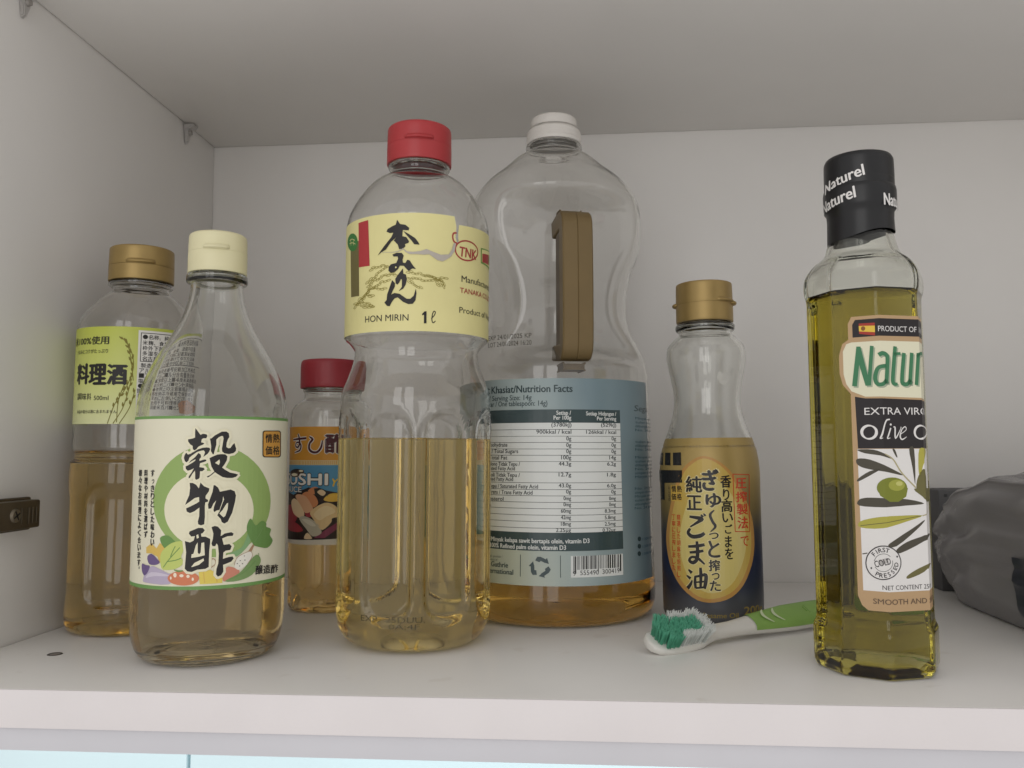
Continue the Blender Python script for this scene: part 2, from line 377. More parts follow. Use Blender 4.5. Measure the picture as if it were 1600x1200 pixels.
ART = {
'vinegar': [
["P","leaf_green",1,[895,1471,889,1402,870,1335,838,1273,796,1215,747,1162,692,1116,633,1077,572,1045,509,1021,444,1004,379,995,314,995,250,1002,186,1017,123,1039,62,1068,3,1104,-52,1147,-104,1195,-150,1249,-189,1306,-220,1368,-240,1432,-249,1498,-245,1564,-230,1629,-203,1692,-167,1752,-123,1807,-73,1857,-19,1900,40,1937,100,1966,163,1987,227,1999,293,2003,358,1999,424,1986,489,1964,553,1934,616,1896,676,1850,733,1798,784,1739,828,1676,863,1609,886,1540]],
["P","cream",2,[688,1400,685,1353,674,1308,655,1265,630,1225,599,1188,563,1156,523,1128,479,1106,434,1089,386,1077,338,1070,288,1070,239,1074,191,1085,143,1100,97,1121,54,1146,13,1176,-23,1210,-55,1247,-82,1288,-102,1330,-115,1375,-120,1420,-118,1465,-107,1510,-90,1554,-65,1595,-35,1633,0,1667,40,1697,82,1722,128,1742,175,1756,224,1765,273,1767,323,1763,372,1754,420,1738,467,1717,511,1690,552,1658,590,1622,623,1582,650,1539,670,1493,683,1447]],
["P","veg_leaf",3,[-156,1168,-138,1184,-105,1193,-72,1191,-41,1173,-10,1145,8,1119,7,1097,-5,1079,-23,1067,-47,1062,-77,1064,-104,1076,-129,1103,-150,1139]],
["P","veg_gold",3,[-317,1078,-249,1118,-192,1073,-155,1126,-92,1076,-78,1004,-149,950,-176,1001,-245,1029,-314,1026]],
["P","veg_lettuce",4,[-139,1033,-124,1057,-103,1078,-81,1097,-60,1112,-38,1125,-14,1134,14,1141,44,1145,66,1139,74,1120,75,1093,73,1067,67,1045,58,1024,53,1005,61,987,73,970,76,953,63,934,42,916,14,902,-25,892,-72,887,-110,889,-130,903,-138,926,-143,950,-146,977,-146,1006]],
["S","veg_leaf",5,[-111,910,-55,983,41,1088],7],
["S","veg_leaf",5,[-77,962,1,974,54,994],7],
["S","veg_leaf",5,[-44,1004,-23,1056,-2,1098],7],
["P","veg_lilac",4,[-346,796,-342,814,-331,837,-315,859,-293,881,-268,902,-241,915,-215,916,-188,908,-160,898,-127,886,-93,872,-62,859,-33,854,-7,850,5,840,0,815,-18,783,-54,762,-125,757,-225,761,-311,765,-347,771,-350,782]],
["P","veg_lilac2",5,[-313,807,-305,822,-278,846,-239,863,-182,864,-118,857,-74,849,-54,843,-50,838,-62,834,-99,832,-156,831,-210,828,-254,819,-293,809]],
["P","veg_purple",5,[-370,928,-357,931,-337,926,-318,921,-297,920,-275,920,-263,914,-263,899,-272,879,-283,861,-297,845,-314,832,-330,826,-344,833,-358,848,-367,865,-373,887,-375,911]],
["P","veg_purple",5,[-297,995,-286,1010,-267,1021,-245,1024,-221,1014,-196,997,-175,980,-161,969,-151,959,-149,950,-159,941,-179,932,-200,927,-223,926,-249,927,-271,934,-286,952,-296,975]],
["P","veg_tomato",6,[213,814,210,800,201,786,185,775,165,765,139,758,111,754,81,753,50,755,20,760,-7,767,-31,777,-49,789,-60,802,-65,816,-61,830,-50,844,-33,856,-10,867,17,875,47,879,78,881,108,879,137,874,162,865,183,855,200,842,210,828]],
["P","veg_hi",7,[20,845,18,835,13,827,5,824,-3,827,-8,834,-11,845,-9,855,-4,863,4,865,12,863,17,855]],
["P","veg_hi",7,[82,839,79,833,73,828,63,826,54,828,47,833,44,840,46,846,53,851,63,853,72,851,79,846]],
["P","veg_hi",7,[134,834,132,826,127,821,120,819,113,821,107,827,105,834,107,841,112,846,119,848,126,846,132,841]],
["P","veg_hi",7,[171,807,169,800,166,795,161,793,156,795,152,800,151,807,152,815,155,820,160,822,165,820,169,814]],
["P","veg_hi",7,[-25,819,-26,812,-29,806,-33,804,-37,806,-40,811,-41,819,-40,826,-37,831,-34,833,-30,831,-27,826]],
["S","veg_leaf",7,[-8,891,36,879,88,886],[6,16,5]],
["P","veg_yellow",5,[209,873,308,884,409,831,410,763,221,762]],
["S","veg_gold",6,[249,866,261,772],8],
["S","veg_gold",6,[353,850,365,772],8],
["P","veg_tomato2",5,[418,856,427,877,440,896,458,905,490,899,528,882,555,866,562,852,558,838,545,824,521,808,488,791,461,780,441,775,425,775,415,783,411,803,413,831]],
["P","veg_leek",4,[456,1016,487,1029,533,1045,573,1065,594,1091,606,1120,617,1146,626,1169,632,1189,639,1198,649,1191,659,1174,664,1153,663,1132,657,1107,641,1080,612,1049,574,1016,541,993,516,986,494,988,477,993,462,998,452,1005]],
["P","veg_white",5,[511,912,515,933,524,960,541,983,575,1003,619,1019,655,1026,674,1018,682,1001,682,980,672,958,654,933,633,911,611,893,587,879,566,870,550,868,538,872,527,879,518,886,512,897]],
["S","veg_brown",6,[511,912,541,983,655,1026,682,980,633,911],4],
["P","charcoal",7,[570,949,568,946,564,945,560,946,559,950,560,952,564,953,568,952]],
["P","charcoal",7,[608,987,607,985,603,984,599,985,597,989,599,991,603,992,607,991]],
["P","charcoal",7,[615,950,613,947,609,946,605,948,603,951,605,954,609,955,613,953]],
["P","charcoal",7,[593,920,591,917,587,916,583,918,581,921,583,924,587,925,591,923]],
["P","charcoal",7,[543,925,541,922,537,921,533,922,532,926,533,928,537,929,541,928]],
["P","charcoal",7,[565,901,564,899,560,898,556,899,554,903,556,905,559,906,563,905]],
["P","veg_cuke",6,[430,777,456,793,511,815,566,843,611,885,656,933,693,969,717,984,731,987,744,983,759,973,772,956,779,938,779,922,773,906,760,886,740,861,715,833,684,810,645,792,601,779,557,771,505,767,453,769]],
["S","veg_leaf",7,[471,789,600,840,719,934],5],
["S","veg_cuke",6,[755,978,752,1000],6],
["S","veg_brown",4,[655,1020,709,1101],[32,15]],
["P","veg_leaf",5,[660,1325,675,1307,693,1276,712,1257,733,1264,756,1283,778,1295,800,1292,822,1281,837,1269,840,1258,836,1247,838,1236,858,1228,885,1220,905,1209,904,1193,893,1174,889,1155,904,1136,926,1116,935,1096,920,1073,892,1051,859,1038,819,1040,777,1050,742,1060,721,1066,706,1071,690,1087,667,1119,644,1161,627,1199,621,1227,621,1252,625,1274,634,1297,646,1318]],
["S","veg_cuke",6,[702,1107,753,1167,794,1229],5],
["S","veg_brown",6,[297,895,346,934,340,976,315,982],[8,5,6,10]],
["O","ink",9,[146,2151,158,2139,184,2102,195,2090,203,2099,219,2101,244,2096,250,2082,242,2061,217,2061,204,2053,199,2024,216,2021,226,2015,216,2004,189,1992,175,1984,162,1964,146,1952,131,1961,128,1978,128,1992,105,2007,87,2033,86,2051,126,2059,146,2067,145,2108],"cream",2.2],
["O","ink",9,[73,1932,88,1915,110,1921,173,1961,211,1975,249,1979,271,1975,277,1963,269,1940,256,1920,221,1894,229,1917,234,1937,223,1952,201,1949,168,1938,124,1906,102,1886,95,1860,78,1844,63,1855,54,1884,59,1909],"cream",2.2],
["O","ink",9,[179,1929,199,1914,202,1891,189,1874,189,1857,230,1870,246,1868,247,1857,230,1848,195,1837,190,1802,226,1796,236,1782,216,1765,197,1765,195,1711,190,1699,168,1688,157,1697,156,1745,153,1771,134,1746,112,1706,100,1701,101,1720,123,1751,144,1791,116,1777,91,1769,74,1786,71,1809,90,1817,132,1843,153,1860,156,1872,131,1860,95,1835,114,1860,142,1883,158,1900],"cream",2.2],
["O","ink",9,[272,2058,286,2061,313,2087,372,2122,411,2123,432,2108,438,2073,427,2056,416,2021,414,1983,432,1971,451,1974,468,2003,485,2018,501,1968,498,1945,478,1927,438,1918,399,1925,379,1942,376,1968,383,2015,388,2061,382,2082,368,2082,346,2070,327,2050,328,2003,318,1963,308,1917,300,1917,283,1946,285,1986,278,2032],"cream",2.2],
["O","ink",9,[273,1882,295,1894,338,1914,371,1918,407,1916,425,1898,422,1864,401,1823,382,1797,407,1777,453,1750,499,1740,525,1731,506,1711,474,1701,426,1702,387,1711,347,1737,322,1755,304,1738,272,1712,258,1709,256,1718,282,1730,317,1761,291,1807,282,1848],"cream",2.2],
["P","cream",10,[321,1839,358,1870,362,1844,354,1819]],
["O","ink",9,[111,1661,139,1660,167,1644,191,1611,203,1664,233,1631,279,1610,276,1585,250,1545,249,1521,270,1508,270,1492,248,1485,245,1444,248,1355,244,1291,217,1282,194,1292,190,1316,200,1364,200,1441,160,1409,122,1392,93,1406,86,1434,120,1450,174,1478,197,1494,195,1534,158,1526,119,1495,78,1465,87,1495,110,1551,116,1616],"cream",2.2],
["O","ink",9,[314,1637,325,1639,353,1616,369,1579,460,1597,497,1580,510,1542,503,1485,480,1387,442,1307,414,1292,391,1306,382,1334,352,1368,363,1390,369,1416,345,1411,326,1397,318,1414,323,1450,340,1503,317,1475,299,1431,276,1427,271,1468,285,1512,307,1581],"cream",2.2],
["O","ink",9,[122,1229,195,1260,233,1259,251,1238,234,1214,219,1207,224,1182,258,1181,297,1160,298,1128,292,1047,291,911,264,896,196,891,150,872,114,877,90,901,93,957,98,1045,84,1145,128,1132,159,1148,169,1188,138,1184,117,1209],"cream",2.2],
["O","ink",9,[306,1264,333,1274,360,1266,388,1233,385,1180,420,1203,476,1212,498,1198,489,1178,445,1177,398,1159,410,1114,414,1102,462,1107,483,1085,471,1053,431,1048,412,1033,409,977,457,990,493,993,504,974,482,947,434,930,412,924,416,863,397,832,370,822,354,843,357,891,371,939,373,1027,364,1100,352,1117,341,1093,318,1095,309,1119,320,1159,323,1207],"cream",2.2],
["P","cream",10,[397,1539,406,1509,389,1464,369,1400,363,1392,376,1440,394,1497]],
["P","cream",10,[429,1471,442,1477,439,1422,421,1361,405,1348,381,1371,369,1384,396,1415]],
["P","cream",10,[181,1196,196,1203,203,1173,185,1165]],
["P","cream",10,[143,996,146,1028,161,1032,179,1107,194,1131,196,1043,208,1026,221,1042,225,1126,248,1131,256,1017,201,1004]],
["P","cream",10,[145,916,171,951,247,989,251,969,210,934,156,916]],
["K","ink",3,"す",-288,1716,-244,1776,0.08],
["K","ink",3,"っ",-271,1652,-245,1690,0.08],
["K","ink",3,"き",-282,1577,-239,1637,0.08],
["K","ink",3,"り",-279,1508,-236,1568,0.08],
["K","ink",3,"と",-277,1440,-233,1499,0.08],
["K","ink",3,"し",-274,1371,-231,1430,0.08],
["K","ink",3,"た",-271,1302,-228,1361,0.08],
["K","ink",3,"味",-268,1233,-226,1292,0.08],
["K","ink",3,"わ",-265,1165,-223,1224,0.08],
["K","ink",3,"い",-263,1097,-221,1155,0.08],
["K","ink",3,"料",-384,1715,-334,1775,0.08],
["K","ink",3,"理",-380,1646,-331,1705,0.08],
["K","ink",3,"や",-377,1577,-328,1636,0.08],
["K","ink",3,"材",-373,1508,-325,1567,0.08],
["K","ink",3,"料",-370,1439,-322,1498,0.08],
["K","ink",3,"を",-366,1370,-319,1429,0.08],
["K","ink",3,"選",-363,1301,-316,1360,0.08],
["K","ink",3,"ば",-359,1233,-313,1292,0.08],
["K","ink",3,"ず",-356,1164,-310,1223,0.08],
["K","ink",3,"様",-486,1715,-426,1774,0.08],
["K","ink",3,"々",-484,1647,-424,1706,0.08],
["K","ink",3,"な",-481,1579,-422,1638,0.08],
["K","ink",3,"お",-479,1511,-420,1570,0.08],
["K","ink",3,"料",-476,1444,-418,1502,0.08],
["K","ink",3,"理",-474,1376,-416,1434,0.08],
["K","ink",3,"に",-471,1308,-414,1366,0.08],
["K","ink",3,"よ",-469,1241,-412,1299,0.08],
["K","ink",3,"く",-467,1174,-410,1231,0.08],
["K","ink",3,"合",-464,1107,-408,1164,0.08],
["K","ink",3,"い",-462,1039,-406,1097,0.08],
["K","ink",3,"ま",-460,973,-404,1030,0.08],
["K","ink",3,"す",-457,906,-402,963,0.08],
["K","ink",3,"。",-428,878,-409,898,0.08],
["P","black",3,[997,2142,1015,2141,1032,2136,1044,2128,1049,2119,1057,1907,1053,1898,1041,1890,1024,1885,1005,1883,804,1886,792,1887,782,1893,775,1900,772,1909,768,2114,770,2123,776,2131,786,2136,798,2138]],
["P","tag_orange",4,[988,2133,1003,2132,1017,2128,1026,2121,1029,2114,1037,1912,1034,1904,1025,1898,1011,1894,996,1892,809,1894,799,1896,791,1900,785,1906,783,1914,779,2110,780,2117,786,2124,794,2128,804,2130]],
["K","black",5,"情",805,2024,893,2106,0.05],
["K","black",5,"熱",906,2025,1017,2108,0.05],
["K","black",5,"価",808,1911,896,1993,0.05],
["K","black",5,"格",910,1910,1021,1994,0.05],
["K","ink",7,"醸",723,805,803,888,0.05],
["K","ink",7,"造",812,800,906,879,0.05],
["K","ink",7,"酢",916,790,1038,868,0.05],
],
'mirin': [
["P","lab_red",2,[-567,4212,-412,4217,-380,3753,-544,3758]],
["P","lab_olive",2,[-739,4043,-560,4030,-532,3469,-695,3476]],
["P","lab_green",3,[-575,4016,-577,3996,-584,3978,-596,3963,-611,3951,-631,3944,-654,3941,-681,3943,-709,3951,-740,3964,-770,3981,-798,4001,-823,4024,-840,4047,-847,4070,-842,4089,-827,4106,-803,4118,-775,4127,-745,4132,-714,4132,-685,4128,-658,4121,-635,4109,-614,4094,-598,4077,-586,4057,-578,4037]],
["S","lab_yellow",4,[-759,4068,-700,4073,-631,4047],[7,6,6]],
["S","lab_yellow",4,[-765,4037,-688,4033,-617,4006],6],
["S","lab_yellow",4,[-734,4076,-720,4009],6],
["S","lab_yellow",4,[-654,4064,-657,4001],6],
["S","rice_line",2,[-414,3576,-342,3621,-265,3666,-163,3720],4],
["S","rice_line",3,[-387,3604,-388,3595,-401,3583,-420,3576,-433,3576,-432,3585,-417,3596,-399,3604,-387,3604],4],
["S","rice_line",3,[-348,3606,-349,3597,-362,3586,-379,3578,-391,3578,-390,3587,-377,3598,-359,3606,-348,3606],[3,4,4,4,4,4,4,3,3]],
["S","rice_line",3,[-340,3634,-341,3625,-354,3613,-371,3605,-383,3606,-382,3615,-369,3626,-351,3634,-340,3634],4],
["S","rice_line",3,[-300,3635,-302,3626,-315,3615,-333,3608,-344,3609,-343,3618,-329,3629,-311,3636,-300,3635],[4,4,3,4,4,4,4,4,4]],
["S","rice_line",3,[-275,3650,-276,3642,-290,3630,-307,3623,-318,3624,-316,3633,-303,3644,-286,3651,-275,3650],[3,3,4,3,4,4,4,4,3]],
["S","rice_line",3,[-263,3678,-264,3670,-277,3659,-294,3652,-305,3653,-304,3661,-290,3672,-273,3679,-263,3678],[3,3,4,4,3,3,3,3,3]],
["S","rice_line",3,[-231,3693,-233,3685,-247,3675,-265,3669,-275,3671,-273,3679,-258,3689,-241,3695,-231,3693],[3,4,4,4,4,4,4,3,3]],
["S","rice_line",3,[-197,3711,-199,3703,-213,3693,-230,3687,-240,3688,-238,3697,-224,3707,-207,3713,-197,3711],[4,4,3,4,4,4,4,4,4]],
["S","rice_line",3,[-164,3729,-166,3721,-179,3711,-196,3705,-206,3706,-203,3714,-190,3724,-173,3731,-164,3729],[3,3,3,3,4,4,4,4,3]],
["S","rice_line",2,[-413,3550,-319,3593,-233,3629,-133,3649,-67,3646],4],
["S","rice_line",3,[-365,3561,-368,3552,-383,3542,-403,3537,-416,3539,-413,3547,-397,3557,-377,3562,-365,3561],4],
["S","rice_line",3,[-334,3575,-337,3567,-352,3557,-371,3551,-383,3553,-380,3561,-365,3571,-346,3577,-334,3575],[4,3,4,4,4,4,4,4,4]],
["S","rice_line",3,[-317,3604,-319,3595,-334,3585,-353,3579,-364,3581,-362,3589,-347,3599,-328,3605,-317,3604],[4,4,4,4,4,3,4,3,4]],
["S","rice_line",3,[-285,3616,-289,3608,-304,3599,-323,3594,-334,3596,-331,3604,-315,3613,-296,3618,-285,3616],[4,4,3,4,4,4,4,3,4]],
["S","rice_line",3,[-247,3614,-250,3606,-265,3596,-283,3591,-294,3593,-290,3601,-275,3611,-257,3616,-247,3614],[4,4,4,3,4,4,4,4,4]],
["S","rice_line",3,[-219,3626,-222,3618,-237,3609,-254,3604,-265,3606,-262,3614,-247,3623,-229,3628,-219,3626],[4,4,3,3,4,3,4,4,4]],
["S","rice_line",3,[-193,3644,-199,3638,-216,3632,-235,3631,-244,3635,-239,3642,-221,3647,-203,3649,-193,3644],[3,4,4,4,4,4,3,3,3]],
["S","rice_line",3,[-160,3651,-166,3644,-182,3638,-201,3637,-210,3641,-204,3648,-187,3654,-169,3655,-160,3651],[3,4,4,3,3,4,4,4,3]],
["S","rice_line",3,[-123,3643,-128,3636,-144,3630,-162,3628,-171,3632,-166,3639,-149,3645,-132,3647,-123,3643],[3,3,4,3,4,3,3,3,3]],
["S","rice_line",3,[-97,3655,-104,3649,-122,3648,-140,3651,-147,3657,-140,3662,-122,3664,-104,3660,-97,3655],[4,4,4,4,4,3,4,3,4]],
["S","rice_line",3,[-75,3654,-82,3648,-100,3647,-117,3650,-125,3656,-117,3661,-100,3663,-82,3660,-75,3654],[3,3,3,4,3,3,4,3,3]],
["S","rice_line",3,[-53,3637,-60,3632,-77,3630,-95,3633,-102,3639,-95,3644,-78,3646,-60,3643,-53,3637],[3,4,3,3,4,4,4,4,3]],
["S","rice_line",2,[-413,3488,-341,3533,-243,3569,-133,3605],4],
["S","rice_line",3,[-370,3503,-371,3494,-384,3483,-403,3475,-415,3475,-414,3484,-400,3495,-382,3503,-370,3503],[4,4,4,3,4,4,4,4,4]],
["S","rice_line",3,[-362,3531,-363,3522,-376,3510,-394,3503,-406,3503,-405,3512,-392,3523,-374,3531,-362,3531],[4,4,3,4,4,4,4,4,4]],
["S","rice_line",3,[-339,3546,-340,3538,-353,3526,-370,3518,-382,3518,-381,3527,-368,3538,-350,3546,-339,3546],[4,3,3,4,4,4,4,4,4]],
["S","rice_line",3,[-294,3541,-298,3533,-314,3524,-334,3520,-345,3523,-341,3531,-324,3539,-305,3543,-294,3541],[4,4,4,4,3,4,3,4,4]],
["S","rice_line",3,[-262,3552,-265,3545,-281,3536,-300,3532,-311,3535,-307,3542,-291,3551,-272,3555,-262,3552],[3,3,4,4,4,3,3,4,3]],
["S","rice_line",3,[-230,3565,-234,3557,-249,3548,-268,3544,-278,3546,-274,3554,-259,3563,-240,3567,-230,3565],[4,4,4,4,3,3,4,4,4]],
["S","rice_line",3,[-204,3590,-208,3582,-224,3575,-242,3571,-252,3574,-248,3582,-232,3589,-213,3593,-204,3590],[4,3,3,4,4,3,4,4,4]],
["S","rice_line",3,[-160,3587,-164,3580,-179,3572,-197,3568,-207,3571,-202,3579,-187,3587,-169,3590,-160,3587],[3,3,4,4,3,4,3,3,3]],
["S","rice_line",3,[-124,3600,-128,3592,-143,3584,-161,3581,-170,3583,-166,3591,-151,3599,-133,3602,-124,3600],[4,3,4,4,3,4,4,4,4]],
["S","rice_line",2,[-388,3512,-274,3519,-171,3507],4],
["S","rice_line",3,[-340,3522,-348,3516,-368,3513,-390,3514,-401,3519,-394,3525,-372,3529,-351,3527,-340,3522],[4,4,4,4,4,4,4,3,4]],
["S","rice_line",3,[-303,3525,-310,3518,-329,3515,-351,3516,-361,3521,-354,3527,-334,3531,-313,3530,-303,3525],[4,4,4,3,4,3,4,4,4]],
["S","rice_line",3,[-267,3527,-273,3521,-292,3517,-313,3518,-323,3523,-316,3529,-296,3533,-276,3532,-267,3527],[4,4,4,4,4,4,3,4,4]],
["S","rice_line",3,[-230,3506,-238,3501,-257,3501,-277,3506,-285,3512,-276,3517,-256,3517,-237,3512,-230,3506],[4,3,3,3,4,4,3,4,4]],
["S","rice_line",3,[-196,3502,-204,3497,-222,3497,-241,3502,-249,3508,-241,3513,-222,3513,-203,3508,-196,3502],[4,4,3,3,4,4,3,4,4]],
["S","rice_line",3,[-162,3514,-169,3509,-188,3509,-206,3513,-214,3520,-206,3524,-187,3525,-169,3520,-162,3514],[4,4,4,3,3,3,4,3,4]],
["S","rice_line",2,[43,3673,124,3660,223,3645,341,3625,471,3618],4],
["S","rice_line",3,[78,3660,71,3655,54,3656,38,3661,32,3667,40,3672,57,3671,73,3666,78,3660],[3,4,4,3,3,3,4,3,3]],
["S","rice_line",3,[108,3671,100,3666,84,3667,68,3671,62,3678,70,3682,86,3682,102,3677,108,3671],[3,3,4,3,3,4,4,4,3]],
["S","rice_line",3,[132,3651,125,3647,108,3647,92,3652,86,3658,94,3663,111,3662,126,3658,132,3651],[3,3,3,3,3,4,3,4,3]],
["S","rice_line",3,[162,3646,154,3642,138,3642,122,3647,116,3654,124,3658,140,3658,156,3653,162,3646],[3,3,4,3,3,4,4,4,3]],
["S","rice_line",3,[198,3657,190,3652,173,3652,157,3657,152,3664,159,3668,176,3668,192,3663,198,3657],[3,3,3,4,3,3,3,4,3]],
["S","rice_line",3,[228,3637,220,3632,203,3632,187,3637,182,3643,189,3648,206,3648,222,3643,228,3637],[3,4,3,3,4,3,3,4,3]],
["S","rice_line",3,[263,3630,255,3626,238,3626,223,3631,217,3638,225,3642,242,3642,258,3636,263,3630],[4,3,4,3,3,3,4,4,4]],
["S","rice_line",3,[303,3623,295,3619,278,3619,262,3624,257,3631,265,3635,281,3635,297,3630,303,3623],[4,3,4,3,3,4,4,4,4]],
["S","rice_line",3,[343,3617,335,3612,317,3613,302,3618,296,3624,304,3628,321,3628,337,3623,343,3617],[4,4,4,3,3,3,3,4,4]],
["S","rice_line",3,[385,3614,377,3609,360,3608,343,3611,337,3617,345,3622,362,3623,379,3620,385,3614],[3,4,3,3,3,3,4,4,3]],
["S","rice_line",3,[431,3627,423,3622,405,3621,388,3624,382,3630,390,3635,407,3636,425,3633,431,3627],[4,4,3,4,4,4,4,4,4]],
["S","rice_line",3,[476,3625,467,3620,449,3618,431,3622,425,3628,433,3633,451,3634,469,3631,476,3625],4],
["S","rice_line",2,[48,3617,124,3600,223,3593,323,3602,407,3586,437,3536],4],
["S","rice_line",3,[82,3601,74,3597,57,3599,42,3605,36,3612,44,3615,61,3614,76,3608,82,3601],[3,3,3,3,3,3,3,4,3]],
["S","rice_line",3,[107,3595,99,3591,83,3593,67,3599,62,3606,70,3610,86,3608,102,3602,107,3595],[4,3,3,4,3,3,3,3,4]],
["S","rice_line",3,[136,3605,128,3601,112,3602,96,3608,91,3615,99,3619,115,3618,131,3612,136,3605],[3,3,4,4,3,3,4,3,3]],
["S","rice_line",3,[164,3604,157,3599,141,3598,125,3602,118,3608,125,3613,142,3614,158,3610,164,3604],3],
["S","rice_line",3,[197,3602,190,3597,173,3596,157,3599,151,3605,158,3610,175,3612,191,3608,197,3602],[4,3,3,3,3,3,3,3,4]],
["S","rice_line",3,[229,3585,222,3580,205,3578,189,3582,182,3588,190,3593,206,3594,223,3591,229,3585],[3,4,4,3,3,3,4,4,3]],
["S","rice_line",3,[263,3589,257,3583,240,3579,223,3580,216,3585,223,3591,239,3594,256,3594,263,3589],[4,3,3,4,4,4,4,3,4]],
["S","rice_line",3,[296,3592,290,3585,273,3582,256,3583,249,3587,256,3594,272,3597,289,3596,296,3592],[4,3,3,3,4,3,3,3,4]],
["S","rice_line",3,[330,3595,323,3589,307,3585,290,3585,283,3590,289,3596,306,3600,323,3600,330,3595],[4,3,4,3,3,3,4,4,4]],
["S","rice_line",3,[362,3602,354,3598,337,3599,321,3605,316,3612,324,3616,341,3615,357,3609,362,3602],[4,4,4,4,4,3,4,3,4]],
["S","rice_line",3,[391,3597,382,3593,365,3594,349,3599,343,3606,352,3610,369,3609,385,3604,391,3597],[3,3,4,4,4,3,4,4,3]],
["S","rice_line",3,[419,3592,411,3588,393,3588,377,3594,372,3601,380,3605,398,3604,414,3599,419,3592],[4,4,3,4,4,4,4,3,4]],
["S","rice_line",3,[416,3554,407,3557,397,3569,391,3584,393,3593,402,3590,412,3578,418,3563,416,3554],[4,4,4,4,3,3,4,4,4]],
["S","rice_line",3,[441,3546,432,3548,422,3561,416,3576,418,3584,427,3582,438,3569,443,3554,441,3546],[4,3,4,4,4,4,3,4,4]],
["S","rice_line",3,[435,3521,426,3523,416,3536,410,3551,413,3559,421,3557,432,3544,437,3529,435,3521],[4,4,3,4,4,4,4,4,4]],
["S","rice_line",2,[62,3582,125,3548,196,3506],4],
["S","rice_line",3,[89,3558,80,3557,64,3563,51,3573,48,3581,57,3582,72,3576,85,3566,89,3558],[3,3,4,4,3,3,3,4,3]],
["S","rice_line",3,[117,3560,109,3559,93,3565,80,3575,77,3583,86,3584,101,3578,114,3569,117,3560],[3,3,3,3,3,4,3,3,3]],
["S","rice_line",3,[130,3536,122,3534,106,3540,93,3550,90,3558,99,3559,114,3553,127,3544,130,3536],[3,3,3,3,4,3,3,3,3]],
["S","rice_line",3,[152,3522,143,3521,128,3527,115,3538,112,3546,121,3547,136,3541,149,3530,152,3522],3],
["S","rice_line",3,[176,3508,167,3507,152,3513,139,3523,136,3531,145,3533,160,3526,173,3516,176,3508],3],
["S","rice_line",3,[208,3508,199,3506,184,3513,171,3523,169,3531,177,3532,193,3526,205,3516,208,3508],[3,4,3,3,3,3,4,3,3]],
["S","rice_line",2,[214,3645,304,3623,407,3590],4],
["S","rice_line",3,[249,3628,241,3624,224,3626,209,3632,204,3639,212,3643,229,3641,244,3635,249,3628],[3,3,3,4,3,3,3,3,3]],
["S","rice_line",3,[284,3636,275,3632,259,3634,243,3640,238,3647,247,3650,263,3649,279,3643,284,3636],[3,3,4,3,3,3,4,3,3]],
["S","rice_line",3,[314,3629,306,3625,289,3626,274,3632,269,3639,277,3643,294,3642,309,3636,314,3629],[3,4,3,4,3,3,4,4,3]],
["S","rice_line",3,[347,3617,338,3614,321,3617,306,3625,302,3632,311,3635,327,3632,342,3625,347,3617],[4,4,4,3,3,4,3,4,4]],
["S","rice_line",3,[375,3592,366,3588,349,3591,334,3599,330,3606,338,3609,355,3606,370,3599,375,3592],[3,3,3,4,3,3,4,4,3]],
["S","rice_line",3,[416,3596,407,3593,390,3596,375,3603,370,3610,379,3613,396,3611,412,3604,416,3596],[4,3,3,4,4,4,4,3,4]],
["S","rice_line",2,[341,3573,398,3542],4],
["S","rice_line",3,[376,3563,366,3561,351,3567,338,3577,335,3586,344,3587,360,3581,373,3571,376,3563],[4,3,4,4,4,3,3,4,4]],
["S","rice_line",3,[385,3539,376,3537,360,3543,347,3553,345,3561,354,3563,370,3557,383,3547,385,3539],[4,4,4,4,3,4,4,3,4]],
["S","rice_line",3,[414,3543,404,3541,388,3547,375,3557,373,3565,382,3566,398,3560,411,3551,414,3543],[3,3,3,4,3,3,4,4,3]],
["S","rice_line",2,[-521,3421,-412,3462,-323,3444],4],
["S","rice_line",3,[-465,3431,-468,3422,-486,3413,-509,3408,-524,3410,-521,3418,-501,3427,-478,3433,-465,3431],4],
["S","rice_line",3,[-430,3444,-433,3436,-450,3426,-472,3421,-485,3423,-482,3431,-464,3441,-443,3446,-430,3444],4],
["S","rice_line",3,[-410,3473,-413,3464,-429,3455,-450,3449,-464,3451,-461,3459,-443,3469,-422,3474,-410,3473],4],
["S","rice_line",3,[-364,3460,-374,3456,-397,3458,-419,3465,-428,3473,-417,3476,-394,3474,-372,3467,-364,3460],[4,4,4,4,4,4,4,3,4]],
["S","rice_line",3,[-338,3439,-347,3435,-369,3437,-391,3444,-399,3451,-389,3455,-366,3453,-345,3446,-338,3439],4],
["S","rice_line",3,[-307,3449,-316,3445,-337,3447,-358,3453,-366,3460,-356,3464,-335,3462,-314,3456,-307,3449],4],
["S","rice_line",2,[-637,3355,-492,3444,-388,3512],4],
["S","rice_line",3,[-571,3378,-570,3369,-584,3357,-607,3348,-625,3348,-626,3357,-610,3369,-587,3378,-571,3378],4],
["S","rice_line",3,[-524,3408,-523,3399,-536,3386,-557,3377,-573,3377,-574,3386,-559,3399,-539,3408,-524,3408],4],
["S","rice_line",3,[-502,3450,-501,3442,-514,3429,-533,3419,-548,3419,-549,3428,-536,3441,-516,3450,-502,3450],4],
["S","rice_line",3,[-441,3463,-442,3455,-455,3442,-474,3434,-488,3434,-488,3443,-474,3455,-454,3463,-441,3463],4],
["S","rice_line",3,[-408,3486,-408,3477,-421,3465,-439,3456,-452,3457,-452,3465,-438,3477,-420,3486,-408,3486],4],
["S","rice_line",3,[-375,3509,-375,3500,-388,3488,-405,3479,-417,3479,-417,3488,-404,3500,-387,3509,-375,3509],4],
["S","rice_line",2,[-619,3388,-464,3397,-316,3348],4],
["S","rice_line",3,[-553,3399,-562,3393,-590,3389,-622,3391,-640,3396,-629,3403,-599,3406,-568,3404,-553,3399],4],
